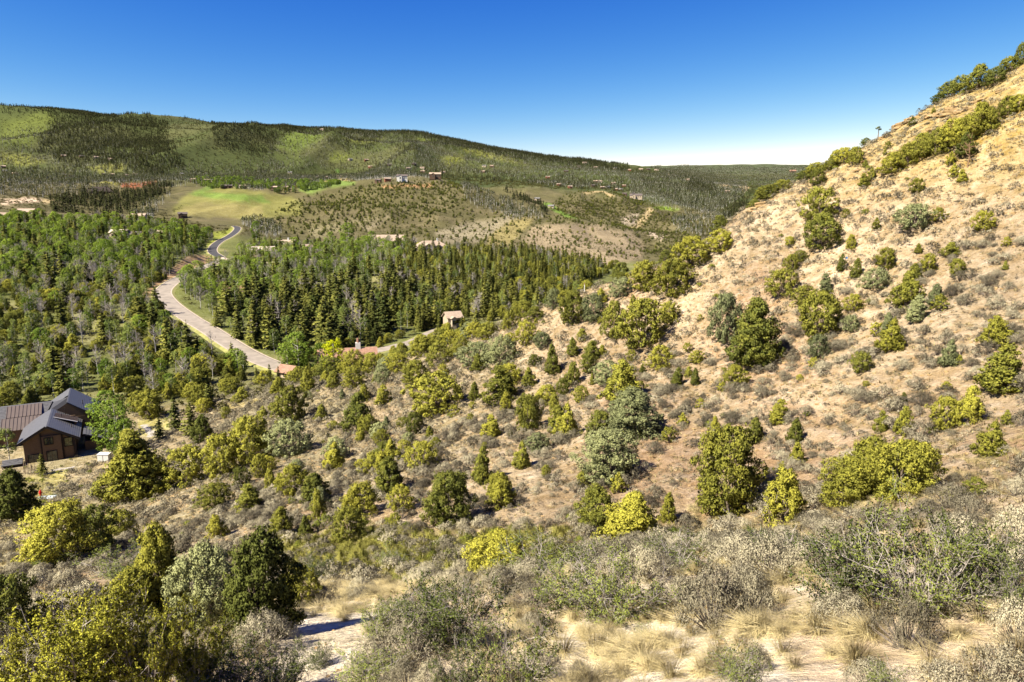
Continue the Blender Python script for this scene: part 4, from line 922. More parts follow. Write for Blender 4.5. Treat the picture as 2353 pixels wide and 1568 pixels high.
for q_, i in enumerate(ind):
    pr = random.choice(SAGEN if r[i] < 26 else SAGE)
    e = thing('sagebrush', meshes(pr, ('foliage', 'stems')), tuple(pts[i]-[0, 0, .03]), random.uniform(0, 6.28), (size[i], size[i], size[i]*random.uniform(.85, 1.15)),
              ('grey green sagebrush clump on the bare pale ground nearest the camera' if r[i] < 20 else 'grey green sagebrush clump on the gully side between the near shrubs and junipers' if r[i] < 33 else 'grey sagebrush clump on the foot of the opposite pale slope'), 'sagebrush',
              ('sagebrush nearest the camera' if r[i] < 20 else 'sagebrush on the gully side' if r[i] < 33 else 'sagebrush on the foot of the slope'), random.uniform(-.25, .3)+(.3 if r[i] < 26 else 0))
    pend(e, size_word(size[i], .8, 1.05)+' grey green sagebrush', ('on the bare foreground, ' if r[i] < 20 else 'on the gully side, ' if r[i] < 33 else 'on the far slope foot, ')+{'left': 'left third', 'middle': 'middle third', 'right': 'right third'}[side_word(px[i])])
    SRC.setdefault('sage', {})[pr[0].name] = list(e.children)
for k_, pr in enumerate(SAGEF):
    i = order[300+k_*40+40]
    e = thing('sagebrush', meshes(pr, ('foliage', 'stems')), tuple(pts[i]), k_, size[i], 'grey sagebrush clump on the opposite pale slope', 'sagebrush', 'sagebrush on the foot of the slope', 0); pend(e, 'solitary grey sagebrush', 'further up the opposite slope')
    SRC.setdefault('sagef', {})[k_] = list(e.children)
rest = np.ones(len(pts), bool); rest[ind] = False
nearm = rest & (r < 75)
if nearm.any(): mass('sagebrush_cover', 'grey green sagebrush scattered over the pale slope', pts[nearm]-[0, 0, .03], size[nearm], [v for v in SRC['sage'].values()], RNG.uniform(-.3, .3, nearm.sum()))
farm = rest & (r >= 75)
mass('sagebrush_cover', 'distant grey sagebrush covering the hillside and flat', pts[farm]-[0, 0, .03], size[farm]*1.05, [v for v in SRC['sagef'].values()], RNG.uniform(-.4, .2, farm.sum()))
dp, dx_, dy_, dr = near_points(26000, 24, 120)
dk = RNG.uniform(0, 1, len(dp)) < .5+.6*fbm(dp[:, 0]/7, dp[:, 1]/7, 3, 97)
mass('dead_scrub', 'small dry tufts and dead twigs littering the slope', dp[dk], RNG.uniform(.12, .4, dk.sum()), [v for v in SRC['sagef'].values()], RNG.uniform(-.6, .6, dk.sum()))
print('sage', len(pts))

# ------------------------------------------------------------------ rabbitbrush and green herbs
pts, px, py, r = near_points(4000, 22, 170)
d = .10*poly_mask(px, py, [(450,1320),(650,1200),(1000,1200),(1350,1180),(1350,1300),(1000,1340),(600,1360)], 8)+.05*poly_mask(px, py, E([(0,1100),(600,900),(1300,1000),(1100,1500),(0,1568)]), 6)+.014
keep = RNG.uniform(0, 1, len(pts)) < d*(.5*R(82)*170**2/4000)
pts, r = pts[keep], r[keep]; sz = RNG.uniform(.5, 1.1, len(pts))
for i in range(len(pts)):
    pr = RAB[i % 2]
    e = thing('rabbitbrush', meshes(pr, ('foliage', 'stems')), tuple(pts[i]), random.uniform(0, 6), sz[i], 'small fresh green rabbitbrush clump between grey sagebrush', 'rabbitbrush', 'green rabbitbrush on the hillside', random.uniform(-.3, .4))
    pend(e, size_word(sz[i], .7, .9)+' fresh green rabbitbrush', 'in the gully' if r[i] < 50 else 'on the hillside flat' if r[i] < 100 else 'towards the brown house')
    if i > 240: break

# ------------------------------------------------------------------ big shrubs of the near slope: (x, foot y, width, height, kind, label)
SH = [
 (1960,1392,330,290,0,'left part of the big dark leaved shrub thicket with bare grey stems'),
 (2105,1408,380,350,1,'tallest shrub of the dark leaved thicket by the lower right'),
 (2235,1372,290,270,0,'dark leaved shrub on the uphill side of the big thicket'),
 (2345,1420,200,240,1,'leafy shrub cut by the right edge beside the thicket'),
 (1400,1425,320,240,1,'dense dark shrub in the centre above the pale bare ground'),
 (1300,1400,200,190,2,'bare twigged grey shrub leaning against the central dark shrub'),
 (1040,1490,280,250,0,'twiggy shrub left of centre with long arching grey stems'),
 (960,1450,180,160,2,'half dead grey shrub behind the arching twiggy shrub'),
 (1185,1590,220,270,2,'sparse shrub with tall bare forked twigs at the bottom'),
 (1070,1600,170,190,0,'leafy shrub at the bottom edge left of the bare forked one'),
 (880,1472,110,120,3,'small dark green shrub on the rim of the sandy clearing'),
 (735,1530,70,66,3,'little round shrub alone in the sandy clearing'),
 (850,1580,150,110,3,'low green shrub at the bottom of the sandy clearing'),
 (1700,1590,120,150,3,'thin green shrub with one leaning stem at the bottom centre'),
 (2035,1590,110,90,3,'small bright leaved shrub under the pale sagebrush at the bottom right'),
 (1800,1300,180,130,2,'grey twiggy shrub at the left foot of the big thicket'),
 (1250,1330,230,130,2,'wide grey twiggy shrub behind the central dark shrub'),
 (1560,1310,190,110,2,'grey green twiggy shrub below the yellow juniper clump'),
 (560,1600,280,190,0,'olive leaved shrub at the bottom edge beside the near junipers'),
 (660,1590,160,150,0,'spreading shrub between the olive one and the sandy clearing'),
 (150,1300,140,76,2,'brown grey bare shrub in front of the lower left junipers'),
 (292,1340,170,120,2,'pale grey leafless shrub between the lower left junipers'),
 (215,1490,190,170,2,'orange tinged sparse shrub among the lower left junipers'),
 (725,1340,110,90,0,'dark green shrub on the edge of the green seep'),
 (900,1310,70,60,3,'round dark green shrub inside the green seep'),
 (1480,1470,60,46,3,'low bright green shrub on the white bare ground'),
]
M_MAHO = leaf_mat('turning_leaves', (.14,.12,.03), (.34,.24,.05), .25)
for (x, y, w, h, kd, lab) in SH:
    p = hit2(x, y, 3, 80); W = size_of(w, p); H = size_of(h, p)*.78
    pr = SHRUB[kd]; bw = (2.6, 3.0, 2.2, 1.3)[kd]; bh = (2.0, 2.1, 1.8, 1.2)[kd]
    pr = (dyed(pr, M_MAHO)) if 'orange' in lab else pr
    thing('leafy_shrub', meshes(pr, ('leaves', 'branches')), (p.x, p.y, p.z-.05), random.uniform(0, 6.28), (W/bw*.95, W/bw*.95, H/bh), lab, 'shrub', 'shrubs on the near slope', random.uniform(-.25, .05))
    NEAR_TREES.append((p.x, p.y, W*.3))

# ------------------------------------------------------------------ grass
pts, px, py, r = near_points(5000, 7.5, 40)
d = .22+.75*fbm(pts[:, 0]/3, pts[:, 1]/3, 2, 105)
keep = (RNG.uniform(0, 1, len(pts)) < d) & (px > -30) & (px < 1054)
pts, r, px, py = pts[keep], r[keep], px[keep], py[keep]
green = poly_mask(px, py, [(600,1270),(850,1222),(1050,1240),(1300,1225),(1260,1290),(1000,1320),(700,1320)], 8) > .5
sz = RNG.uniform(.35, 1.0, len(pts)); o_ = np.argsort(r)
i_ind = o_[:260]
for q_, i in enumerate(i_ind):
    me_ = random.choice(TUFT)
    e = thing('grass_tuft', [('blades', me_)], tuple(pts[i]), random.uniform(0, 6.28), sz[i], 'straw coloured bunchgrass tuft on the pale bare foreground soil', 'grass tuft', 'bunchgrass tufts in the foreground', random.uniform(-.2, .3))
    pend(e, size_word(sz[i], .55, .8)+' straw coloured grass tuft', 'on foreground soil, '+side_word(px[i])+' third')
    SRC.setdefault('tuft', {})[me_.name] = [e]
gi_ = np.nonzero(green & (r > 20))[0]
for i in gi_[:40]:
    me_ = random.choice(TUFTG)
    e = thing('grass_tuft', [('blades', me_)], tuple(pts[i]), random.uniform(0, 6.28), sz[i]*1.2, 'fresh yellow green bunchgrass tuft in the damp gully', 'grass tuft', 'green bunchgrass in the gully', random.uniform(-.2, .3))
    pend(e, 'fresh yellow green grass tuft', 'in the damp gully')
    SRC.setdefault('tuftg', {})[me_.name] = [e]
m_ = np.ones(len(pts), bool); m_[i_ind] = False; m_[gi_[:40]] = False
a_ = m_ & ~green
bp_, bx_, by_, br_2 = near_points(4200, 7, 24)
bk = RNG.uniform(0, 1, len(bp_)) < .15+1.3*fbm(bp_[:, 0]/2.2, bp_[:, 1]/2.2, 3, 106)*.7-.06
mass('grass', 'short dry grass in patches on the bare foreground soil', bp_[bk], RNG.uniform(.4, .85, bk.sum()), list(SRC['tuft'].values()), RNG.uniform(-.1, .4, bk.sum()))
mass('grass', 'dry straw coloured bunchgrass over the near slope', pts[a_], sz[a_], list(SRC['tuft'].values()), RNG.uniform(-.2, .3, a_.sum()))
g_pts, gx_, gy_, gr_ = near_points(12000, 22, 66)
g_k = poly_mask(gx_, gy_, [(600,1262),(850,1218),(1050,1236),(1320,1220),(1280,1290),(1000,1325),(680,1325)], 8) > RNG.uniform(0, 1, len(g_pts))
mass('grass', 'lush yellow green grass in the damp gully', g_pts[g_k], RNG.uniform(.7, 1.3, g_k.sum()), list(SRC['tuftg'].values()), RNG.uniform(-.3, .4, g_k.sum()))
p0 = hit2(1500, 1100, 3, 180)
for k_, me_ in enumerate(TUFTS):
    pp = hit2(1500+k_*200, 1080-k_*60, 3, 180)
    e = thing('grass_tuft', [('blades', me_)], tuple(pp), 0, 1.0, ('thin pale grass tuft on the middle slope', 'thin pale grass tuft higher on the slope')[k_], 'grass tuft', 'sparse slope grass', 0)
    SRC.setdefault('tufts', {})[k_] = [e]
pts, px, py, r = near_points(42000, 18, 130)
d = .45+.5*fbm(pts[:, 0]/6, pts[:, 1]/6, 3, 107)
keep = RNG.uniform(0, 1, len(pts)) < d
mass('grass', 'thin dry grass over the pale slope', pts[keep], RNG.uniform(.5, 1.2, keep.sum()), list(SRC['tufts'].values()), RNG.uniform(-.3, .3, keep.sum()))
# ------------------------------------------------------------------ valley woods
LEFT_WOOD = [(-40,500),(130,498),(330,492),(470,525),(498,560),(470,580),(420,610),(350,660),(345,700),(400,745),(500,805),(570,850),(500,885),(450,920),(330,940),(240,925),(120,945),(-40,955)]
LEFT_UP = [(-40,500),(130,498),(330,492),(470,525),(498,560),(440,590),(360,650),(300,660),(-40,660)]
RIGHT_WOOD = [(395,655),(440,640),(500,612),(560,575),(700,562),(1000,572),(1300,592),(1400,622),(1330,690),(1220,730),(1080,778),(900,790),(830,802),(690,835),(610,800),(545,765),(480,725),(420,695)]
RIGHT_DENSE = [(880,600),(980,575),(1300,590),(1400,622),(1320,695),(1200,740),(1050,770),(880,720)]
RIGHT_MIDLOW = [(480,720),(600,690),(760,660),(900,640),(1050,700),(1050,752),(900,775),(830,802),(690,845),(610,810),(535,770),(470,728)]
RIGHT_UPLEFT = [(395,655),(440,640),(500,612),(560,575),(700,562),(960,570),(900,640),(760,660),(600,690),(480,722),(420,695)]
def heights(n, lo, hi): return RNG.uniform(lo, hi, n)
woods = []                                                  # (x, y, z, height, species key, tint)
def grow(pts, key, lo, hi, t0=-.3, t1=.3):
    for p in pts: woods.append((p[0], p[1], p[2], random.uniform(lo, hi), key, random.uniform(t0, t1)))
grow(scatter(LEFT_UP, 300, 700, .0085), 'cot', 6, 12, -.2, .5)
grow(scatter(LEFT_UP, 300, 700, .0045), 'spr', 8, 15, -.3, .4)
grow(scatter(LEFT_UP, 300, 700, .0105), 'asp', 5, 10)
grow(scatter(LEFT_UP, 300, 700, .0035), 'bare', 7, 11)
grow(scatter(LEFT_WOOD, 172, 430, .0165), 'jun', 3, 6, -.35, .2)
grow(scatter(LEFT_WOOD, 186, 430, .0018), 'spr', 8, 15, -.2, .45)
grow(scatter(LEFT_WOOD, 180, 460, .0085), 'asp', 5, 9.5)
grow(scatter(LEFT_WOOD, 180, 460, .0075), 'bare', 6, 11)
grow(scatter(LEFT_WOOD, 186, 430, .0020), 'cot', 5, 8)
grow(scatter(RIGHT_DENSE, 225, 600, .021, 5), 'spr', 5, 13.5, -.2, .55)
grow(scatter(RIGHT_DENSE, 225, 600, .009, 6), 'jun', 4, 7, -.3, .3)
grow(scatter(RIGHT_DENSE, 225, 600, .004, 6), 'asp', 5, 10)
grow(scatter(RIGHT_DENSE, 225, 600, .0025, 6), 'bare', 6, 11)
grow(scatter(RIGHT_MIDLOW, 205, 520, .0165, road_gap=5), 'spr', 8, 17, -.35, .35)
grow(scatter(RIGHT_MIDLOW, 205, 520, .0065, road_gap=5), 'asp', 6, 12)
grow(scatter([(470,722),(560,745),(640,790),(700,820),(700,850),(610,812),(530,772)], 195, 330, .02, road_gap=5), 'asp', 4, 9)
grow(scatter([(640,800),(840,800),(1000,770),(1010,790),(860,830),(700,850)], 185, 300, .012, road_gap=4), 'jun', 3, 5, -.2, .3)
grow(scatter(RIGHT_MIDLOW, 225, 520, .0022), 'bare', 8, 13)
grow(scatter(RIGHT_UPLEFT, 260, 640, .0075), 'asp', 7, 11, -.1, .5)
grow(scatter(RIGHT_UPLEFT, 260, 640, .0050), 'cot', 7, 11, -.1, .5)
grow(scatter(RIGHT_UPLEFT, 260, 640, .0048), 'bare', 7, 11)
grow(scatter(RIGHT_UPLEFT, 260, 640, .0022), 'spr', 8, 15)
grow(scatter([(230,890),(480,880),(620,870),(560,930),(450,965),(330,955),(250,935)], 150, 240, .016), 'jun', 2.5, 5, -.2, .3)
# low junipers at the near rim of the right wood and beside the road
grow(scatter([(900,770),(1050,745),(1120,760),(1000,790),(880,815),(830,815)], 180, 300, .02), 'jun', 2.5, 4.5, -.1, .25)
# bright trees around the bench houses
for x, y, h, k in [(230,548,40,'cot'),(195,535,42,'cot'),(590,552,46,'cot'),(762,575,44,'cotb'),(800,560,50,'cotb'),(855,565,36,'cot'),(930,572,32,'cot'),(685,856,95,'cot'),(738,858,72,'cot'),(660,846,62,'cotb'),(770,864,88,'lime'),(712,866,40,'spr'),(850,862,40,'jun'),(880,858,36,'jun'),(820,866,34,'jun'),(760,872,34,'jun'),(735,870,36,'jun'),(790,870,34,'jun'),(670,874,24,'jun'),(640,868,30,'spr'),(865,868,36,'jun'),(840,858,34,'spr'),(900,850,36,'jun'),(925,840,36,'jun'),(1010,762,44,'spr'),(1062,760,40,'spr'),(1024,766,26,'jun'),(520,705,60,'cotb'),(575,690,60,'cotb'),(150,700,62,'spr'),(145,770,95,'spr'),(355,775,90,'spr'),(395,790,60,'spr'),(408,828,56,'spr'),(130,890,110,'spr'),(510,690,60,'spr'),(500,750,55,'spr'),(590,880,42,'spr'),(560,868,60,'asp'),(470,850,60,'asp'),(545,860,62,'cotb')]:
    p = hit2(x, y+2, 170, 800); woods.append((p.x, p.y, p.z, size_of(h, p), k.replace('cotb', 'cot'), .3 if k == 'cotb' else 0))
# trees by the brown house and on its lawn
for x, y, w, h, k, t in [(404,990,44,84,'spr',-.2),(368,1008,36,54,'spr',0),(440,1000,46,90,'spr',0),(98,1090,44,52,'spr',.4),(344,958,0,64,'jun',.1),(480,940,0,60,'spr',-.2),(268,1045,0,130,'cot',0),(250,1000,0,105,'cot',-.1),(292,1050,0,90,'cot',.1),(22,1065,0,85,'asp',.3),(640,905,0,40,'jun',0),(620,870,0,38,'spr',-.2),(700,880,0,44,'spr',-.1),(835,832,0,32,'spr',-.3),(655,862,0,26,'spr',-.3)]:
    p = hit2(x, y, 60, 240); woods.append((p.x, p.y, p.z, size_of(h, p), k, t))
woods = [w for w in woods if not (abs(w[0]-MAIN_HOUSE.x-2) < 12 and abs(w[1]-MAIN_HOUSE.y-9) < 10 and w[3] < 0)]
PROTO = {'spr': SPR, 'asp': ASP, 'bare': BARE, 'cot': COT, 'lime': LIME, 'jun': JUN['cone']+JUN['round']}
NAME = {'spr': ('spruce_tree', 'spruce'), 'asp': ('aspen_tree', 'aspen'), 'bare': ('bare_aspen', 'bare aspen'), 'cot': ('cottonwood_tree', 'cottonwood'), 'lime': ('leafy_tree', 'tree'), 'jun': ('valley_juniper', 'juniper')}
LOOKS = {'spr': 'pointed spruce', 'asp': 'green aspen', 'bare': 'leafless aspen', 'cot': 'broad green cottonwood', 'lime': 'bright lime green leafy tree behind the terracotta roofs', 'jun': 'dull green juniper'}
def wood_place(x, y):
    px, py, d = project(x, y, float(zat(x, y))); px, py = float(px)/S, float(py)/S
    if y < 215 and px < 460 and py > 880: return 'near the brown house'
    if px < 400 and py < 600: return 'around the far left houses'
    if px < 620 and py > 600 and px < 380 + max(0, (py-690))*1.4: return 'in the wood left of the road'
    if px < 560: return 'along the valley road'
    if py < 640 and px < 900: return 'below the bench houses'
    if px > 880: return 'in the far bank stand'
    return 'in the wood right of the road'
by = {}
for w in woods: by.setdefault(w[4], []).append(w)
for key, ws in by.items():
    dist = np.array([depth(w) for w in ws]); hh = np.array([w[3] for w in ws])
    o_ = np.argsort(-hh/dist); cap = {'spr': 290, 'asp': 200, 'bare': 200, 'cot': 200, 'jun': 200, 'lime': 5}[key]
    prs = PROTO[key]
    for i in o_[:cap]:
        w = ws[i]; pr = random.choice(prs); n1, n2 = NAME[key]; H = w[3]; f = random.uniform(.85, 1.15)*(1.2 if key == 'spr' else 1)
        pl = wood_place(w[0], w[1])
        e = thing(n1, meshes(pr, ('crown', 'trunk')), (w[0], w[1], w[2]-.02*H), random.uniform(0, 6.28), (H*f, H*f, H), LOOKS[key]+('' if key == 'lime' else ' '+pl), n2, LOOKS[key]+' '+pl, w[5])
        if key != 'lime': pend(e, ('short ' if H < 7 else 'tall ' if H > 11 else '')+('dark ' if w[5] < -.1 else 'pale ' if w[5] > .2 else '')+LOOKS[key], pl)
        SRC.setdefault(key, {})[pr[0].name] = list(e.children)
    r_ = o_[cap:]
    if len(r_):
        mass({'spr': 'spruce_forest', 'asp': 'aspen_woods', 'bare': 'bare_aspen_woods', 'cot': 'leafy_woods', 'jun': 'juniper_woods'}[key], {'spr': 'further dark spruces of the valley wood', 'asp': 'further green aspens of the valley wood', 'bare': 'further leafless aspens of the valley wood', 'cot': 'further leafy trees of the valley wood', 'jun': 'further dull junipers of the valley wood'}[key],
             np.array([ws[i][:3] for i in r_]), hh[r_], list(SRC[key].values()), np.array([ws[i][5] for i in r_]))
print({k: len(v) for k, v in by.items()})
# undergrowth of the woods
SC = {}
for k_, pr in enumerate(SCRUB):
    p = hit2(1000+60*k_, 480, 850, 1400)
    e = thing('scrub_oak', meshes(pr, ('foliage', 'stems')), tuple(p), k_, 3.0, ('lone dark scrub oak bush on the rounded middle hill', 'second dark scrub oak bush on the rounded middle hill')[k_], 'bush', 'scrub oak on the middle hill', 0)
    SC[k_] = list(e.children)
def brush(name, label, pts, lo, hi, tint=(-.3, .4)):
    mass(name, label, pts, RNG.uniform(lo, hi, len(pts)), list(SC.values()), RNG.uniform(*tint, len(pts)))
SEED = [list(o.children) for o in bpy.data.objects if o.name.startswith('juniper_seedling')]
SEED = list({c_[0].data.name: c_ for c_ in SEED}.values())
und = np.concatenate([scatter(LEFT_WOOD, 172, 660, .05), scatter(RIGHT_WOOD, 186, 620, .05), scatter([(230,900),(480,880),(640,850),(700,870),(560,930),(470,960),(330,960)], 150, 260, .05)])
mass('undergrowth', 'low green bushes under the valley trees', und, RNG.uniform(.6, 1.8, len(und)), [list(v) for v in [SC[0], SC[1]]], RNG.uniform(.2, 1.2, len(und)))

sp_ = np.concatenate([scatter([(440,905),(520,885),(640,880),(760,880),(660,915),(540,940),(450,950)], 140, 230, .30), scatter([(300,955),(450,930),(560,945),(480,985),(380,1000)], 120, 220, .16)])
mass('sagebrush_cover', 'grey sagebrush flat below the road end', sp_, RNG.uniform(.6, 1.3, len(sp_)), [v for v in SRC['sagef'].values()], RNG.uniform(-.3, .3, len(sp_)))
# ------------------------------------------------------------------ far slopes
HILL = [(600,500),(700,450),(830,425),(960,412),(1060,420),(1240,495),(1480,590),(1400,615),(1280,590),(1000,545),(860,550),(640,545)]
HILL2 = [(1240,500),(1300,440),(1440,440),(1500,470),(1560,490),(1640,520),(1560,590),(1480,600),(1400,540)]
hd = np.concatenate([scatter(HILL, 740, 1400, .0075), scatter(HILL2, 850, 1650, .009),
      scatter([(640,480),(850,430),(1040,415),(1100,450),(1000,500),(860,520),(700,520)], 850, 1400, .014)])
mass('scrub', 'dark scrub oak and juniper dots over the middle hills', hd, RNG.uniform(1.6, 4.2, len(hd)), SEED, RNG.uniform(-1.0, -.3, len(hd)))
brush('scrub', 'low grey green sage over the middle hills', np.concatenate([scatter(HILL, 740, 1300, .03), scatter(HILL2, 850, 1650, .03)]), .6, 1.5, (.1, 1.0))
brush('scrub', 'dark brush below the house on the second hill', scatter([(1310,470),(1400,455),(1470,465),(1490,480),(1440,520),(1380,520),(1330,500)], 1100, 1700, .035), 1.2, 2.6, (-.5, 0))
brush('scrub', 'grey green brush on the left benches', np.concatenate([scatter([(-20,410),(200,405),(330,420),(400,440),(330,470),(180,480),(-20,490)], 850, 2300, .028), scatter([(330,500),(420,470),(400,500),(480,520),(620,520),(560,545),(420,520)], 700, 1100, .03)]), 1.0, 2.4, (-.2, .8))
brush('scrub', 'brush in the ravine at the right', scatter([(1440,500),(1600,480),(1720,440),(1680,520),(1560,580),(1480,600)], 800, 1900, .02), 1.2, 3.0, (-.3, .5))
# conifers and aspens of the mountain
far_src, asp_src = {}, {}
for k_, (x, y) in enumerate([(653,330),(668,327),(1200,322)]):
    p = hit2(x, y, 1900); e = thing('spruce_tree', meshes(SPRF[k_], ('crown', 'trunk')), tuple(p), k_, 17, ('lone dark spruce on the bright green mountain shoulder', 'second lone spruce on the bright green mountain shoulder', 'lone spruce above the pale aspens of the mountain')[k_], 'spruce', 'lone spruces on the mountain', 0); far_src[k_] = list(e.children)
for k_, (x, y) in enumerate([(760,380),(1000,360)]):
    p = hit2(x, y, 1800); e = thing('aspen_tree', meshes(ASPF[k_], ('crown', 'trunk')), tuple(p), k_, 12, ('pale aspen on the mountain foot above the golf greens', 'pale aspen on the mountain slope above the hilltop house')[k_], 'aspen', 'mountain aspens', 0); asp_src[k_] = list(e.children)
F1 = [(100,255),(180,246),(230,258),(270,264),(340,268),(375,280),(385,305),(385,330),(425,380),(375,398),(295,378),(230,374),(180,376),(150,372),(125,352),(90,348),(100,315),(120,280)]
F2 = [(485,280),(575,284),(640,284),(705,292),(655,310),(630,322),(640,358),(602,362),(540,345),(495,345),(490,312)]
RIM = [(640,280),(760,290),(960,296),(1050,318),(1150,338),(1300,362),(1440,380),(1440,392),(1300,378),(1150,358),(1030,340),(960,318),(850,312),(760,306),(650,300)]
RIML = [(0,240),(130,244),(230,258),(220,268),(120,258),(0,262)]
F4 = [(115,462),(200,440),(258,442),(400,418),(398,436),(340,470),(283,503),(205,496),(115,488)]
F5 = [(290,372),(345,378),(385,400),(330,405),(290,390)]
F6 = [(1040,400),(1060,402),(1130,440),(1126,442),(1060,422)]
F7 = [(1575,410),(1640,420),(1640,445),(1580,440)]
F8 = [(1450,395),(1560,400),(1640,430),(1740,440),(1700,490),(1640,500),(1560,480),(1500,440)]
CON = [scatter(F1, 1800, 4200, .02, 5), scatter(F2, 1900, 4200, .0165, 3), scatter(RIM, 2300, 4600, .014, 4), scatter(RIML, 2500, 4300, .010), scatter(F4, 880, 1500, .016),
       scatter(F5, 1400, 2600, .012), scatter(C([(130,560),(300,640),(480,730),(560,790),(540,810),(380,740),(240,660)]), 950, 1500, .016), scatter(F7, 1600, 3200, .012), scatter(F8, 1500, 3400, .0038),
       scatter([(640,380),(900,370),(1200,400),(1450,410),(1560,440),(1420,440),(1200,420),(900,410),(640,405)], 1500, 3000, .0028),
       scatter([(0,380),(200,385),(430,370),(640,370),(640,420),(430,410),(200,420),(0,430)], 1400, 2800, .0022), scatter([(100,250),(700,290),(1400,380),(1500,400),(1000,380),(640,360),(0,360)], 2000, 4300, .0008),
       scatter([(740,315),(800,312),(870,325),(850,345),(780,350),(760,330)], 2200, 4200, .009), scatter([(900,330),(960,325),(970,340),(920,352)], 2200, 4200, .009),
       scatter([(1640,520),(1680,480),(1740,460),(1700,500),(1660,560),(1600,570)], 900, 2600, .008),
       scatter([(1500,385),(1870,385),(1800,420),(1650,430),(1520,400)], 2500, 7000, .0012)]
con = np.concatenate(CON)
mass('conifer_forest', 'dark conifer forest on the mountain and its foothills', con, RNG.uniform(6, 14, len(con)), list(far_src.values()), RNG.uniform(-.4, .25, len(con)))
ASPZ = [scatter([(640,300),(960,310),(1150,350),(1440,395),(1500,430),(1300,430),(1100,400),(900,395),(640,390),(600,370)], 1700, 4200, .0045),
        scatter([(0,300),(200,280),(420,380),(640,370),(640,400),(420,430),(200,440),(0,440)], 1300, 3400, .004),
        scatter([(1060,420),(1130,450),(1260,500),(1180,505),(1080,470)], 900, 1500, .016), scatter([(1440,400),(1700,400),(1720,440),(1640,500),(1560,500),(1450,450)], 1500, 4000, .008),
        scatter([(560,395),(800,385),(1000,400),(1000,415),(830,415),(700,410),(560,420)], 1250, 2100, .010), scatter([(-20,415),(130,425),(230,420),(260,440),(200,455),(120,450),(-20,450)], 1000, 2200, .011),
        scatter([(550,510),(600,500),(660,540),(600,548)], 720, 1000, .02), scatter([(1500,385),(1870,385),(1800,425),(1600,425)], 2500, 7000, .003), scatter([(1540,500),(1620,480),(1680,500),(1640,545),(1560,540)], 1000, 2200, .012),
        scatter([(330,480),(400,440),(350,500),(300,505)], 850, 1200, .02)]
asp_ = np.concatenate(ASPZ)
mass('aspen_woods', 'pale grey green aspen stands over the mountain', asp_, RNG.uniform(7, 12, len(asp_)), list(asp_src.values()), RNG.uniform(-.5, .4, len(asp_)))
br_ = np.concatenate([scatter([(0,245),(640,285),(1050,325),(1440,385),(1870,385),(1740,470),(1440,440),(900,420),(0,430)], 1500, 4400, .0042)])
brush('scrub', 'green brush over the mountain slopes', br_, 2.0, 5.0, (-.3, .8))
golf = np.concatenate([scatter([(150,405),(330,400),(430,395),(640,395),(640,408),(430,415),(300,420),(150,425)], 1250, 2400, .006), scatter([(500,410),(620,405),(760,395),(900,395),(1000,402),(960,412),(830,420),(800,405),(720,425),(690,440),(640,440),(560,435),(500,425)], 1200, 2300, .012)])
mass('leafy_woods', 'green garden trees between the golf course houses', golf, RNG.uniform(6, 11, len(golf)), list(asp_src.values()), RNG.uniform(-.6, 0, len(golf)))
gt = scatter([(440,418),(540,412),(640,422),(780,425),(720,446),(640,448),(600,432),(470,434)], 1150, 2000, .007)
mass('leafy_woods', 'round green trees along the golf fairways', gt, RNG.uniform(6, 12, len(gt)), list(SRC['cot'].values()), RNG.uniform(-.4, .2, len(gt)))
print('far', len(con), len(asp_), len(br_))
# ------------------------------------------------------------------ building blocks for houses and small things
import bmesh
class MB:
    """collects boxes, prisms, cylinders into one mesh"""
    def __init__(s): s.v, s.f, s.m = [], [], []
    def poly(s, pts, m=0):
        b = len(s.v); s.v += [tuple(p) for p in pts]; s.f.append(tuple(range(b, b+len(pts)))); s.m.append(m)
    def box(s, x0, x1, y0, y1, z0, z1, m=0):
        b = len(s.v); s.v += [(x0,y0,z0),(x1,y0,z0),(x1,y1,z0),(x0,y1,z0),(x0,y0,z1),(x1,y0,z1),(x1,y1,z1),(x0,y1,z1)]
        for q_ in ((0,3,2,1),(4,5,6,7),(0,1,5,4),(1,2,6,5),(2,3,7,6),(3,0,4,7)): s.f.append(tuple(b+i for i in q_)); s.m.append(m)
    def slab(s, a, b, c, d, t, m=0):
        """a plate on four corners (counter-clockwise from above), thickness t downwards"""
        n = (Vector(b)-Vector(a)).cross(Vector(d)-Vector(a)).normalized()*t; k = len(s.v)
        s.v += [tuple(p) for p in (a, b, c, d)]+[tuple(Vector(p)-n) for p in (a, b, c, d)]
        for q_ in ((0,1,2,3),(7,6,5,4),(0,4,5,1),(1,5,6,2),(2,6,7,3),(3,7,4,0)): s.f.append(tuple(k+i for i in q_)); s.m.append(m)
    def cyl(s, x, y, z0, z1, r0, r1=None, n=12, m=0, axis='z'):
        r1 = r0 if r1 is None else r1; b = len(s.v)
        for zz, rr in ((z0, r0), (z1, r1)):
            for i in range(n):
                t = 2*math.pi*i/n; c, q_ = math.cos(t)*rr, math.sin(t)*rr
                s.v.append((x+c, y+q_, zz) if axis == 'z' else (zz, x+c, y+q_) if axis == 'x' else (x+c, zz, y+q_))
        for i in range(n): s.f.append((b+i, b+(i+1) % n, b+n+(i+1) % n, b+n+i)); s.m.append(m)
        s.f.append(tuple(b+i for i in range(n-1, -1, -1))); s.m.append(m); s.f.append(tuple(b+n+i for i in range(n))); s.m.append(m)
    def mesh(s, name, *mats):
        me_ = bpy.data.meshes.new(name); me_.from_pydata(s.v, [], s.f)
        for m in mats: me_.materials.append(m)
        me_.polygons.foreach_set('material_index', s.m); me_.update(); return me_
    def build(s, name, mat, parent=None): return link(name, s.mesh(name, mat), parent)
M_SLATE = simple_mat('charcoal_slate_shingle', (.112,.108,.112), .5, .22, 2.5, spec=.5)
M_SLATE2 = simple_mat('charcoal_roof_underlay', (.055,.055,.063), .8, .1, 2)
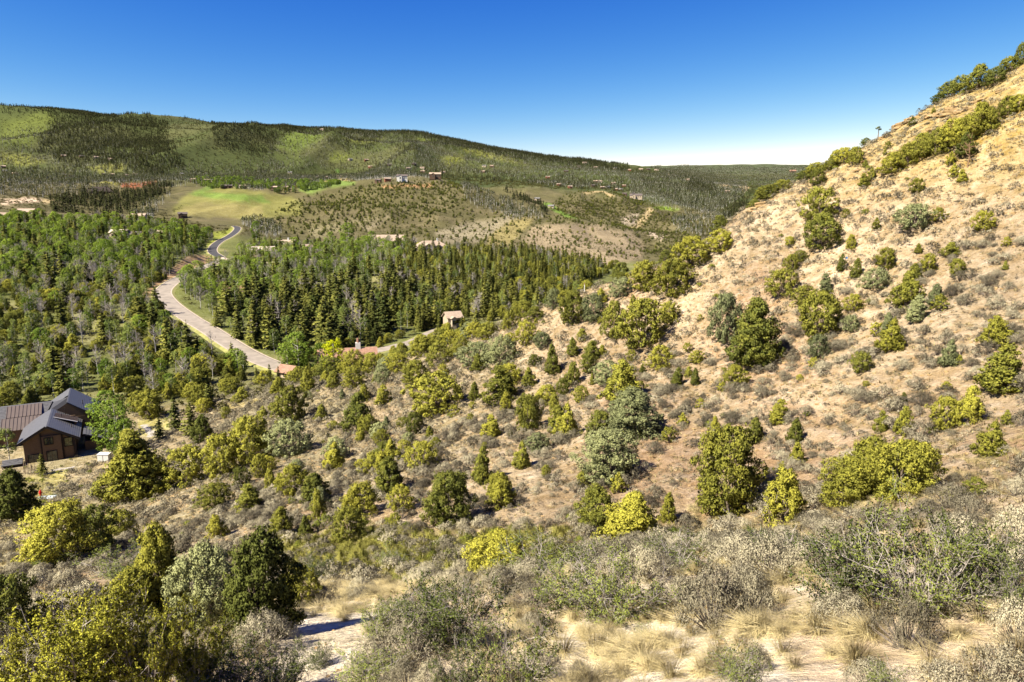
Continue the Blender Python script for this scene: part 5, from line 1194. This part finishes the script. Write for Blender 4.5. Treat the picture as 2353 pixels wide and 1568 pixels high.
M_METAL = simple_mat('brown_standing_seam_metal', (.125,.092,.075), .5, .08, 1.0, spec=.5)
M_STUCCO = simple_mat('brown_stucco', (.185,.115,.062), .95, .14, 6, bump=.3)
M_TRIM = simple_mat('dark_timber_trim', (.030,.018,.012), .8, .2, 4)
M_GLASS = simple_mat('window_glass', (.02,.024,.028), .08, .05, 1, spec=.8)
M_PALE = simple_mat('pale_flashing', (.75,.72,.68), .5, .05, 1)
M_RED = simple_mat('hydrant_red_paint', (.62,.018,.015), .4, .08, 5)
M_WHITEP = simple_mat('white_painted_steel', (.75,.74,.70), .5, .06, 2)
M_LID = simple_mat('pale_blue_grey_concrete', (.42,.46,.46), .8, .1, 3)
M_TERRA = simple_mat('terracotta_tile', (.33,.185,.125), .85, .25, 1.5)
M_TAN = simple_mat('tan_shake_roof', (.40,.30,.225), .9, .2, 1.2)
M_CREAMR = simple_mat('cream_roof', (.56,.46,.36), .9, .12, 1.2)
M_BROWNR = simple_mat('dark_brown_roof', (.13,.105,.095), .85, .2, 1.2)
M_GREYR = simple_mat('grey_shingle_roof', (.19,.185,.185), .85, .2, 1.2)
M_WALLC = simple_mat('cream_stucco_wall', (.50,.40,.29), .95, .1, 2)
M_WALLB = simple_mat('brown_timber_wall', (.14,.085,.055), .95, .2, 2)
M_WALLW = simple_mat('white_stucco_wall', (.74,.71,.66), .9, .06, 2)
M_WALLR = simple_mat('rust_red_wall', (.26,.09,.05), .9, .15, 2)
M_LOG = simple_mat('split_firewood', (.34,.25,.17), .9, .3, 6)

# ------------------------------------------------------------------ the brown house below the camera
HP = Vector((-81.7, 122.1, -44.5)); HROT = R(30)            # its right front corner; local x runs along the gable wall, y along the ridge
house = link('brown_house', None, None, HP, HROT)
tag(house, 'brown stucco house with charcoal shingle roofs and brown metal dormers at the left edge', 'house')
w = MB()
w.poly([(-8.0,.8,-1.5),(-.1,.8,-1.5),(-.1,.8,3.2),(-4.17,.8,5.9),(-8.0,.8,3.6)])
w.poly([(-.1,.8,-1.5),(-.1,14,-1.5),(-.1,14,3.2),(-.1,.8,3.2)]); w.poly([(-8,14,-1.5),(-8,.8,-1.5),(-8,.8,3.6),(-8,14,3.6)])
w.box(-26,-8,13.9,26,-1.5,3.0); w.box(-6.2,2.8,14,26.2,-1.5,4.1)
w.poly([(2.8,14,4.1),(-1.5,14,7.1),(-6.2,14,4.2)]); w.poly([(-6.2,26.2,4.2),(-1.5,26.2,7.1),(2.8,26.2,4.1)])
w.build('wall', M_STUCCO, house)
c = MB(); c.box(-5.1,-2.15,.28,.9,-1.5,4.5); c.build('chimney_chase', M_STUCCO, house)
c = MB(); c.box(-5.35,-5.11,.55,.85,-1.5,5.0); c.build('corner_post', M_TRIM, house); c = MB(); c.box(-2.14,-1.85,.55,.85,-1.5,4.3); c.build('corner_post', M_TRIM, house)
c = MB(); c.box(-.35,-.05,.55,.85,-1.5,3.0); c.build('corner_post', M_TRIM, house)
c = MB(); c.box(-8.2,.1,.5,1.0,-1.6,-.55); c.build('stone_footing', M_STONE, house)
def roof_plane(name, a, b, c_, d, courses, mat=M_SLATE, seam=False, t=.16):
    """a-b along the eave, d-c along the ridge; laid in courses (or standing seams) on an underlay"""
    a, b, c_, d = map(Vector, (a, b, c_, d))
    m = MB(); m.slab(a, b, c_, d, t); o = m.build(name, M_SLATE2 if not seam else mat, house)
    n = (b-a).cross(d-a).normalized()
    for i in range(courses):
        u0, u1 = i/courses, (i+1.0)/courses
        q_ = MB()
        if not seam:
            p0, p1 = a.lerp(d, u0), b.lerp(c_, u0); p2, p3 = b.lerp(c_, min(1, u1+.15/courses)), a.lerp(d, min(1, u1+.15/courses))
            q_.slab(p0+n*.075, p1+n*.075, p2+n*.02, p3+n*.02, .055); q_.build('shingle_course', mat, o)
        else:
            p0, p1 = a.lerp(b, u0), d.lerp(c_, u0); s_ = (b-a).normalized()*.05
            q_.slab(p0-s_+n*.085, p0+s_+n*.085, p1+s_+n*.085, p1-s_+n*.085, .08); q_.build('seam', mat, o)
    return o
roof_plane('roof', (.8,0,3.32), (.8,14.2,3.32), (-4.17,14.2,6.3), (-4.17,0,6.3), 16)
roof_plane('roof', (-8.9,14.2,3.46), (-8.9,0,3.46), (-4.17,0,6.3), (-4.17,14.2,6.3), 16)
roof_plane('roof', (-4.6,14.22,6.02), (-1.0,14.22,4.4), (-1.5,20,7.0), (-4.17,20.5,6.3), 10)
roof_plane('roof', (-28,13.0,2.95), (-6.5,13.0,2.95), (-4.3,19.7,6.6), (-28,19.7,6.6), 18)
roof_plane('roof', (-4.3,26.4,2.95), (-28,26.4,2.95), (-28,19.72,6.6), (-4.3,19.72,6.6), 6)
roof_plane('roof', (3.6,13.6,3.75), (3.6,27.0,3.75), (-1.5,27.0,7.4), (-1.5,13.6,7.4), 18)
roof_plane('roof', (-6.6,27.0,4.0), (-6.6,20.0,4.0), (-1.5,20.0,7.4), (-1.5,27.0,7.4), 8)
roof_plane('dormer_roof', (-11.9,15.6,5.05), (-6.1,15.6,5.05), (-6.1,19.2,6.55), (-11.9,19.2,6.55), 9, M_METAL, True)
roof_plane('dormer_roof', (-12.6,11.9,3.35), (-6.3,11.9,3.35), (-6.3,15.5,4.98), (-12.6,15.5,4.98), 10, M_METAL, True)
m = MB(); m.box(-12.4,-6.5,12.1,12.4,.6,3.25); m.box(-11.7,-6.3,15.8,16.0,4.3,5.0); m.build('dormer_wall', M_STUCCO, house)
roof_plane('dormer_roof', (.3,8.0,4.55), (.3,11.6,4.55), (-3.4,11.6,6.0), (-3.4,8.0,6.0), 6, M_METAL, True)
m = MB(); m.box(-.25,.0,8.2,11.4,3.3,4.5); m.box(-3.0,-.2,11.3,11.5,4.0,5.1); m.build('dormer_wall', M_STUCCO, house)
m = MB(); m.slab((.32,7.75,4.62),(.32,7.97,4.62),(-3.5,7.97,6.12),(-3.5,7.75,6.12),.1); m.build('flashing', M_PALE, house)
roof_plane('porch_roof', (5.2,3.4,1.55), (5.2,9.2,1.55), (1.2,9.2,3.2), (1.2,3.4,3.2), 9)
m = MB(); m.box(1.3,4.8,3.8,9.0,-1.5,1.5); m.build('porch_wall', M_STUCCO, house)
roof_plane('shed_roof', (-11.4,-.6,.25), (-8.3,-.6,.25), (-8.3,1.5,.75), (-11.4,1.5,.75), 4)
m = MB(); m.box(-11.2,-8.4,-.3,1.4,-1.5,.15); m.build('woodshed_wall', M_TRIM, house)
for (x0, x1, z0, z1, f, lit) in [(-4.65,-3.45,3.0,4.15,.28,0),(-4.5,-3.05,-.2,1.6,.28,0),(-1.65,-.5,2.05,3.55,.8,1),(-7.4,-5.9,-.6,1.2,.8,0)]:
    fr = MB(); fr.box(x0-.14,x1+.14,f-.1,f+.02,z0-.14,z0); fr.box(x0-.14,x1+.14,f-.1,f+.02,z1,z1+.14); fr.box(x0-.14,x0,f-.1,f+.02,z0,z1); fr.box(x1,x1+.14,f-.1,f+.02,z0,z1)
    win = fr.build('window', M_TRIM, house)
    mx_, mz = (x0+x1)/2, (z0+z1)/2
    for (a0, a1, b0, b1) in ((x0,mx_-.03,z0,mz-.03),(mx_+.03,x1,z0,mz-.03),(x0,mx_-.03,mz+.03,z1),(mx_+.03,x1,mz+.03,z1)):
        g = MB(); g.box(a0,a1,f-.03,f-.015,b0,b1); g.build('pane', M_GLASS, win)
for y0 in (15.5, 18.4, 21.3, 24.0):
    fr = MB(); fr.box(2.78,2.9,y0-.1,y0+1.7,.6,2.9); win = fr.build('window', M_TRIM, house); g = MB(); g.box(2.905,2.93,y0,y0+1.6,.7,2.8); g.build('pane', M_GLASS, win)
for y0 in (14.6, 20.4, 26.2):
    m = MB(); m.box(3.0,3.35,y0,y0+.35,-1.5,3.7); m.build('timber_post', M_TRIM, house)
rail = MB(); rail.box(3.2,7.2,13.4,13.5,.9,1.0); rail.box(3.2,7.2,13.4,13.5,.45,.53); rail.build('deck_rail', M_TRIM, house)
dk = MB(); dk.box(2.9,7.3,13.3,18.5,-.2,-.02); dk.build('deck', M_LOG, house)
for k_ in range(5):
    m = MB(); m.box(3.2+k_,3.3+k_,13.4,13.5,-1.5,1.1); m.build('deck_post', M_TRIM, house)
for (x, y, z0, z1) in ((-1.9,12.6,5.0,6.6),(-2.3,9.3,5.2,6.2),(-.6,5.8,4.2,4.9),(1.0,17.5,5.5,6.6)):
    m = MB(); m.cyl(x,y,z0,z1,.06,n=8); m.build('vent_pipe', M_TRIM, house)
bg_ = MB()
for s_, e_ in (((-.02,.8),1),): pass
fa = MB(); fa.slab((-4.17,-.02,6.28),(.82,-.02,3.28),(.82,-.1,3.28),(-4.17,-.1,6.28),.28); fa.build('fascia', M_TRIM, house)
fa = MB(); fa.slab((-8.92,-.02,3.42),(-4.17,-.02,6.28),(-4.17,-.1,6.28),(-8.92,-.1,3.42),.28); fa.build('fascia', M_TRIM, house)

# ------------------------------------------------------------------ small things around the house
p = hit2(93.5, 1139, 60, 180)
hy = link('fire_hydrant', None, None, p); tag(hy, 'red fire hydrant on the dry lawn below the brown house', 'fire hydrant')
m = MB(); m.cyl(0,0,-.1,.06,.2,n=14); m.cyl(0,0,.06,.66,.13,.125,14); m.build('barrel', M_RED, hy)
m = MB(); m.cyl(0,0,.66,.71,.185,n=14); m.cyl(0,0,.71,.84,.14,.09,14); m.cyl(0,0,.84,.92,.05,n=6); m.build('bonnet', M_RED, hy)
m = MB(); m.cyl(0,.5,-.25,-.1,.075,n=10,axis='x'); m.build('hose_nozzle', M_RED, hy); m = MB(); m.cyl(0,.5,.1,.25,.075,n=10,axis='x'); m.build('hose_nozzle', M_RED, hy)
m = MB(); m.cyl(0,.42,-.28,-.1,.1,n=10,axis='y'); m.build('pumper_nozzle', M_RED, hy)
p = hit2(343, 703, 200, 420)
hy2 = link('fire_hydrant', None, None, p+Vector((0,0,.1))); hy2.scale = (1.5,1.5,1.5); tag(hy2, 'small red hydrant at the outer side of the road bend', 'fire hydrant')
m = MB(); m.cyl(0,0,-.1,.66,.15,.13,10); m.build('barrel', M_RED, hy2); m = MB(); m.cyl(0,0,.66,.9,.17,.08,10); m.build('bonnet', M_RED, hy2)
p = hit2(105.5, 1146, 60, 180)
m = MB(); m.box(-1.15,1.15,-.75,.75,-.2,.16); m.box(-1.05,1.05,-.65,.65,.16,.2)
o = m.build('utility_vault', M_LID); o.location = p; o.rotation_euler = (0, 0, .25); tag(o, 'flat pale blue grey utility vault lid in front of the hydrant', 'utility vault')
p = hit2(240, 1058, 60, 180)
ub = link('utility_cabinet', None, None, p); tag(ub, 'white metal utility cabinet among bushes right of the brown house', 'utility cabinet')
m = MB(); m.box(-1.0,1.0,-.5,.5,-.2,1.25); m.build('cabinet', M_WHITEP, ub); m = MB(); m.slab((-1.06,-.58,1.27),(1.06,-.58,1.27),(1.06,.55,1.42),(-1.06,.55,1.42),.06); m.build('lid', M_WHITEP, ub); m = MB(); m.box(-.02,.02,-.53,-.5,.1,1.1); m.build('door_gap', M_TRIM, ub)
for k_ in range(7):
    p = hit2(123+k_*7.2, 1081-k_*1.1, 60, 180); q_ = ROCKS[k_ % 3].copy(); q_.materials[0] = M_STONE
    o = link('stepping_stone', q_, None, p, k_*1.3, (1.1, .75, .3)); tag(o, f'flat pale stepping stone, {ORD[k_]} from the left along the house front', 'stone', 'stepping stones by the brown house')
for k_ in range(9):
    u = k_/8; p = hit2(333+16*u+4*math.sin(u*3), 978+24*u, 100, 240); q_ = ROCKS[k_ % 3].copy(); q_.materials[0] = M_STONE
    o = link('paving_stone', q_, None, p, k_*.9, (2.2, 1.5, .25)); tag(o, f'pale paving stone of the curving garden path, {ORD[k_]} from its upper end', 'stone', 'stones of the garden path')
p = hit2(66, 1089, 60, 180)
wp = link('firewood_stack', None, None, p); tag(wp, 'leaning stack of split poles against the woodshed', 'firewood')
for k_ in range(9):
    m = MB(); m.cyl(0,0,-.1,1.7+random.uniform(-.3,.3),.06,.05,6); o = m.build('pole', M_LOG, wp); o.location = (-1+k_*.24, random.uniform(-.2,.2), 0); o.rotation_euler = (random.uniform(-.25,-.05), random.uniform(-.15,.15), 0)
p = hit2(68, 1336, 20, 120)
o = link('boulder', rock(131, .5, .1), None, p, .4, (size_of(50, p), size_of(40, p), size_of(22, p))); o.data.materials[0] = M_STONE; tag(o, 'flat topped grey boulder by the lower left junipers', 'boulder')
p = hit2(1343, 672, 60, 130)
mp = link('marker_post', None, None, p); tag(mp, 'thin white marker post with orange top on the spur crest', 'marker post')
m = MB(); m.cyl(0,0,-.2,1.25,.06,n=8); m.build('post', M_WHITEP, mp); m = MB(); m.cyl(0,0,1.25,1.55,.065,n=8); m.build('orange_top', M_TERRA, mp)
p = hit2(1941, 619, 40, 130)
mp = link('survey_stake', None, None, p); tag(mp, 'slim survey stake with a blue flag between two small junipers', 'survey stake')
m = MB(); m.cyl(0,0,-.2,1.3,.03,n=6); m.build('stake', M_LOG, mp); m = MB(); m.box(0,.22,-.01,.01,1.1,1.3); m.build('flag', simple_mat('blue_flag_cloth', (.05,.25,.6), .8, .05), mp)

# ------------------------------------------------------------------ snags, dead wood, ledges
def snag(seed, H, n=9, spread=.32, mat=None):
    rng = np.random.default_rng(seed); t = Acc()
    t.add(*tube([(0,0,-.2),(.03*H,0,.3*H),(0,.02*H,.65*H),(.04*H,0,H)], [.035*H*.6,.03*H*.6,.02*H*.5,.004*H], 6)); b = Acc()
    for i in range(n):
        h = rng.uniform(.2, .9)*H; g = rng.uniform(0, 6.28); L = spread*H*rng.uniform(.4, 1)
        q_ = np.array([math.cos(g)*L, math.sin(g)*L, h+L*rng.uniform(.2, .9)]); m_ = np.array([math.cos(g)*L*.5, math.sin(g)*L*.5, h+L*.2])
        b.add(*tube([(0.01*H,0,h),m_,q_],[.011*H,.007*H,.002*H],4))
        for j in range(3):
            e = m_+(q_-m_)*rng.uniform(0,1); b.add(*tube([e, e+unit(rng.normal(size=3)+[0,0,.6])*L*.35],[.005*H,.001*H],3))
    return b.mesh('snag_branches', mat or M_DEAD), t.mesh('snag_trunk', mat or M_DEAD)
M_SNAG = simple_mat('brown_dead_wood', (.26,.16,.09), .95, .25, 6)
p = hit2(2223, 384, 30, 118); H = size_of(76, p)
thing('dead_tree', meshes(snag(141, H, 14, .35, M_SNAG), ('branches', 'trunk')), p, 0, 1, 'bare brown dead tree below the slanting thicket', 'dead tree')
p = hit2(2017, 318, 30, 120); H = size_of(26, p)
e = thing('stunted_pine', [('trunk', tube_m := (lambda t: (t.add(*tube([(0,0,-.1),(.05,0,.5),(-.02,0,1)], [.05,.035,.015], 5)), t.mesh('pine_trunk', M_BARK))[1])(Acc())), ('crown', (lambda a: (clump_cloud(a, np.array([[-.22,0,.92],[.05,.05,.98],[.25,0,.86],[0,-.1,.8],[.16,.1,1.05]]), .13, 40, .09, .05, np.random.default_rng(5), .6, .3), a.mesh('pine_crown', M_JUN))[1])(Acc()))], p, .4, H, 'lone stunted flat topped pine on the bare skyline', 'pine', None, -.5)
LOGS = [(1252,1030,30,'pale fallen branch beside a grey green juniper on the middle slope'),(2165,1048,60,'curved bleached log under the yellow green junipers'),(1884,1082,26,'weathered stump right of the biggest olive juniper'),(1700,1195,60,'tangle of dead limbs under the biggest olive juniper'),(1120,1100,24,'short pale stick between two conical junipers'),(2010,722,26,'thin dead branch on the middle of the open slope'),(2190,1460,70,'bleached log lying on the sandy ground at the lower right'),(1180,1480,80,'twisted grey root left of the white bare ground'),(960,1060,22,'small dead branch among the sagebrush'),(1540,1250,46,'grey dead limb behind the central dark shrub'),(780,1040,26,'forked pale stick low on the hillside'),(1890,640,20,'dead sagebrush skeleton high on the slope')]
for k_, (x, y, ln, lab) in enumerate(LOGS):
    p = hit2(x, y, 5, 150); L = size_of(ln, p); pr = snag(150+k_, L, 6, .4)
    e = thing('dead_branch', meshes(pr, ('twigs', 'limb')), p+Vector((0,0,.08*L)), random.uniform(-.6,.6), 1, lab, 'dead wood', 'dead wood on the hillside')
    e.rotation_euler = (random.uniform(-.15,.15), R(random.choice([78,-80])), random.uniform(-.7,.7))
LEDGE = [(2070,290,26),(2078,284,24),(2087,280,26),(2095,276,22),(2102,272,20),(2064,296,18),(2140,268,22),(2150,264,26),(2160,266,22),(2172,260,28),(2184,262,30),(2196,256,26),(2206,258,22),(2216,254,20),(2224,250,18),(2186,250,20),(2196,244,18),(2040,312,16),(2030,318,14),(1752,470,26),(1738,478,20),(1725,486,16),(1990,372,16),(1972,392,14),(2140,300,16),(2240,236,18),(2260,228,20),(2300,210,16),(2180,272,18),(2120,262,14)]
for k_, (x, y, sz_) in enumerate(sorted(LEDGE)):
    p = hit2(x, y, 60, 118); L = size_of(sz_, p)
    o = link('ledge_rock', ROCKS[k_ % 3], None, p+Vector((0,0,.04)), random.uniform(-.5,.5), (L*1.5, L*1.1, L*.75)); o.rotation_euler = (random.uniform(-.15,.15), random.uniform(-.25,.1), random.uniform(-.6,.6))
    tag(o, f'tan sandstone slab of the broken ledges, {ORD[k_]} from the left along the ridge', 'rock', 'sandstone ledges under the skyline')
pts, px, py, r = near_points(3800, 7, 90)
SR = []
for k_ in range(3):
    pp = hit2((1560,1660,1480)[k_], (1500,1480,1540)[k_], 4, 40); o = link('stone', ROCKS[k_], None, pp, k_, .16); tag(o, ('fist sized tan stone on the white bare ground', 'flat tan stone right of the low bright shrub', 'tan stone near the bottom edge on white ground')[k_], 'stone', 'loose stones'); SR.append([o])
mass('gravel', 'loose tan stones over the slope', pts, RNG.uniform(.04, .22, len(pts))*(.6+r/60), SR)

# ------------------------------------------------------------------ houses across the valley
def small_house(name, p, w, d, h, rz, roof, wall, label, group=None, hip=False, chimney=False, wing=True, rise=.32, windows=3):
    e = link(name, None, None, p, rz); tag(e, label, 'house', group)
    m = MB(); m.box(-w/2,w/2,-d/2,d/2,-3,h)
    if not hip:
        m.poly([(-w/2,-d/2,h),(-w/2,0,h+rise*d),(-w/2,d/2,h)]); m.poly([(w/2,d/2,h),(w/2,0,h+rise*d),(w/2,-d/2,h)])
    if wing:
        m.box(-w*.32,-w*.02,-d/2-d*.35,-d/2+.1,-3,h*.95); m.poly([(-w*.32,-d*.85,h*.95),(-w*.02,-d*.85,h*.95),(-w*.17,-d*.85,h*.95+rise*w*.3)])
    m.build('wall', wall, e)
    o_ = .6; t = MB(); rz_ = h+rise*d; ez = h-rise*o_*1.2
    if hip:
        k = d/2*.95
        for pl in ([(-w/2-o_,-d/2-o_,ez),(w/2+o_,-d/2-o_,ez),(w/2-k,0,rz_),(-w/2+k,0,rz_)],[(w/2+o_,d/2+o_,ez),(-w/2-o_,d/2+o_,ez),(-w/2+k,0,rz_),(w/2-k,0,rz_)]): t.poly(pl)
        t.poly([(w/2+o_,-d/2-o_,ez),(w/2+o_,d/2+o_,ez),(w/2-k,0,rz_)]); t.poly([(-w/2-o_,d/2+o_,ez),(-w/2-o_,-d/2-o_,ez),(-w/2+k,0,rz_)])
    else:
        t.slab((-w/2-o_,-d/2-o_,ez),(w/2+o_,-d/2-o_,ez),(w/2+o_,0,rz_+.15),(-w/2-o_,0,rz_+.15),.25); t.slab((w/2+o_,d/2+o_,ez),(-w/2-o_,d/2+o_,ez),(-w/2-o_,0,rz_+.15),(w/2+o_,0,rz_+.15),.25)
    if wing:
        ww = w*.3; cx = -w*.17; z1 = h*.95+rise*ww+.2; z0 = h*.95-.15
        t.slab((cx+ww/2+.5,-d*.9,z0),(cx+ww/2+.5,.0,z0),(cx,.0,z1),(cx,-d*.9,z1),.2); t.slab((cx-ww/2-.5,0,z0),(cx-ww/2-.5,-d*.9,z0),(cx,-d*.9,z1),(cx,0,z1),.2)
    rf = t.build('roof', roof, e)
    if chimney:
        m = MB(); m.box(w*.2,w*.2+1.1,-.6,.6,h,rz_+1.6); m.box(w*.2-.1,w*.2+1.2,-.7,.7,rz_+1.6,rz_+1.85); m.build('chimney', M_WALLW, rf)
    for i in range(windows):
        x = w*(.05+.42*(i+.3)/max(1, windows)); g = MB(); g.box(x-.7,x+.7,-d/2-.06,-d/2-.01,h*.3,h*.72); g.build('window', M_GLASS, e)
    if wing:
        g = MB(); g.box(cx-.9,cx+.9,-d*.85-.06,-d*.85-.01,h*.25,h*.7); g.build('window', M_GLASS, e)
    return e
RF = {'tan': M_TAN, 'cream': M_CREAMR, 'brown': M_BROWNR, 'grey': M_GREYR, 'terracotta': M_TERRA, 'red': M_TERRA}
for (x, y, wd, r0, r1, rc, lab), p in zip(MID_HOUSES, MID_P):
    W = size_of(wd, p)
    small_house('valley_house', p+Vector((0,0,1.0)), W*.85, max(6.0, W*.45), 3.6, math.atan2(-p.x, p.y)*.6+random.uniform(-.4,.4), RF[rc], M_WALLC if rc != 'brown' else M_WALLB, lab, 'houses of the valley bench', hip='hip' in lab, chimney='chimney' in lab)
# terracotta tiled house behind the spur
th = small_house('tile_roof_house', TILE_HOUSE+Vector((0,0,-.9)), 17, 9.5, 4.2, .25, M_TERRA, M_WALLC, 'terracotta tiled house with a white chimney half hidden behind junipers', None, wing=True)
m = MB(); m.box(2.5,4.0,-.7,.7,5.2,8.9); ch = m.build('chimney', M_WALLW, th); m = MB(); m.cyl(3.25,0,8.9,10.3,.42,.34,10); m.build('chimney_pot', M_TERRA, ch)
small_house('tile_roof_lodge', TILE_LODGE+Vector((0,0,-.2)), 5.0, 4.5, 2.2, -.5, M_TERRA, M_WALLC, 'small terracotta roofed lodge beside dark spruces at the road end', None, wing=False, windows=1)
FAR = A([(30,650),(45,690),(135,715),(570,552),(730,557),(860,565),(990,582),(555,727),(590,730),(635,734),(935,722),(1005,722),(1130,730),(1210,722),(1630,717),(1840,720),(2210,727),(1730,772),(1855,777),(1915,777),(1970,772),(2015,764),(2085,759),(2120,759),(2175,774),(2000,832),(2055,832),(2175,835)]) \
    + B([(360,702),(410,744),(495,744),(265,774),(370,764),(130,807),(175,807),(425,824),(220,847),(320,847),(550,770),(620,745),(690,747),(800,739),(865,717),(925,720),(1000,717),(1055,717),(1080,648),(1250,632),(1470,624),(1420,664),(1545,660),(1550,692),(1730,697),(2100,640),(2170,642),(2090,692),(1235,783),(1150,783),(900,582),(1045,587),(640,312)]) \
    + C([(870,343),(820,377),(970,384),(705,417),(540,472),(740,563),(640,542),(970,510),(1010,512),(1130,527),(950,550),(1030,567),(1075,564),(1220,550),(1150,584),(1195,585),(1230,628),(1300,624),(445,675),(570,773),(1375,400),(1440,400),(1515,407),(1270,407),(1150,392),(1640,452),(1790,495),(2150,600)])
def far_place(x, y):
    if x < 330: return 'on the left mountain foot'
    if x < 640 and y > 405: return 'along the golf course edge'
    if x < 860 and y > 385: return 'beside the upper golf greens'
    if x < 1130: return 'on the slope above the middle hill'
    if y > 425: return 'on the second hill top'
    return 'on the slope below the far ridge'
cnt = {}
for k_, (x, y) in enumerate(sorted(FAR)):
    if (1455 < x < 1475 and 450 < y < 460): continue
    p = hit2(x, y+1, 1150, 5200); pl = far_place(x, y); cnt[pl] = cnt.get(pl, 0)+1
    rc, wc, tone = [('tan', M_WALLB, 'tan roofed'), ('brown', M_WALLB, 'dark roofed'), ('grey', M_WALLC, 'grey roofed'), ('tan', M_WALLC, 'pale walled'), ('tan', M_WALLR, 'reddish walled')][(k_*7+k_//3) % 5]
    W = min(20, max(10, size_of(9.5, p)))
    small_house('hillside_house', p+Vector((0,0,1.2)), W, W*.5, 3.4, math.atan2(-p.x, p.y)+random.uniform(-.5,.5), RF[rc], wc, f'tiny {tone} house, {ORD[cnt[pl]-1]} from left {pl}', 'houses across the valley', wing=k_ % 2 == 0, windows=2)
for (x, y, wd, roof, wall, lab) in [(924,418,24,M_BROWNR,M_WALLW,'white walled house with dark roof on the crest of the middle hill'),(1000,413,26,M_TAN,M_WALLB,'long tan house right of the white one on the hill crest'),(1461,459,28,M_BROWNR,M_WALLC,'wide cream house with terrace row on the second hill'),(1822,396,14,M_TERRA,M_WALLB,'red roofed house below the far right ridge')]:
    p = hit2(x, y, 1000, 6000); W = size_of(wd, p)
    small_house('hilltop_house', p+Vector((0,0,3)), W, W*.45, 6.5, math.atan2(-p.x, p.y), roof, wall, lab, 'houses across the valley', wing=True, windows=3)
# dark screened excavation beside the conifer hill
p = hit2(232, 443, 900, 1500); m = MB()
e = link('dark_barn', None, None, p, .3); tag(e, 'long black roofed building beside the red dirt cut', 'building', None)
t = MB(); t.slab((-22,-9,2.5),(20,-9,1.5),(10,0,9.5),(-8,0,9.5),.3); t.slab((20,9,1.5),(-22,9,2.5),(-8,0,9.5),(10,0,9.5),.3); t.build('roof', M_TRIM, e); m.box(-15,13,-7,7,-3,1.9); m.build('wall', M_WALLR, e)

# ------------------------------------------------------------------ rows: tell look-alikes apart by their order from the left
rows_ = {}
for o, look, place in PEND:
    px, py, d = project(o.location.x, o.location.y, o.location.z); rows_.setdefault((look, place), []).append((float(px), o))
for (look, place), lst in rows_.items():
    lst.sort(key=lambda t: t[0])
    for k_, (px, o) in enumerate(lst):
        o['label'] = f'{look}, {ORD[k_]} from left {place}' if len(lst) > 1 else f'{look} {place}'
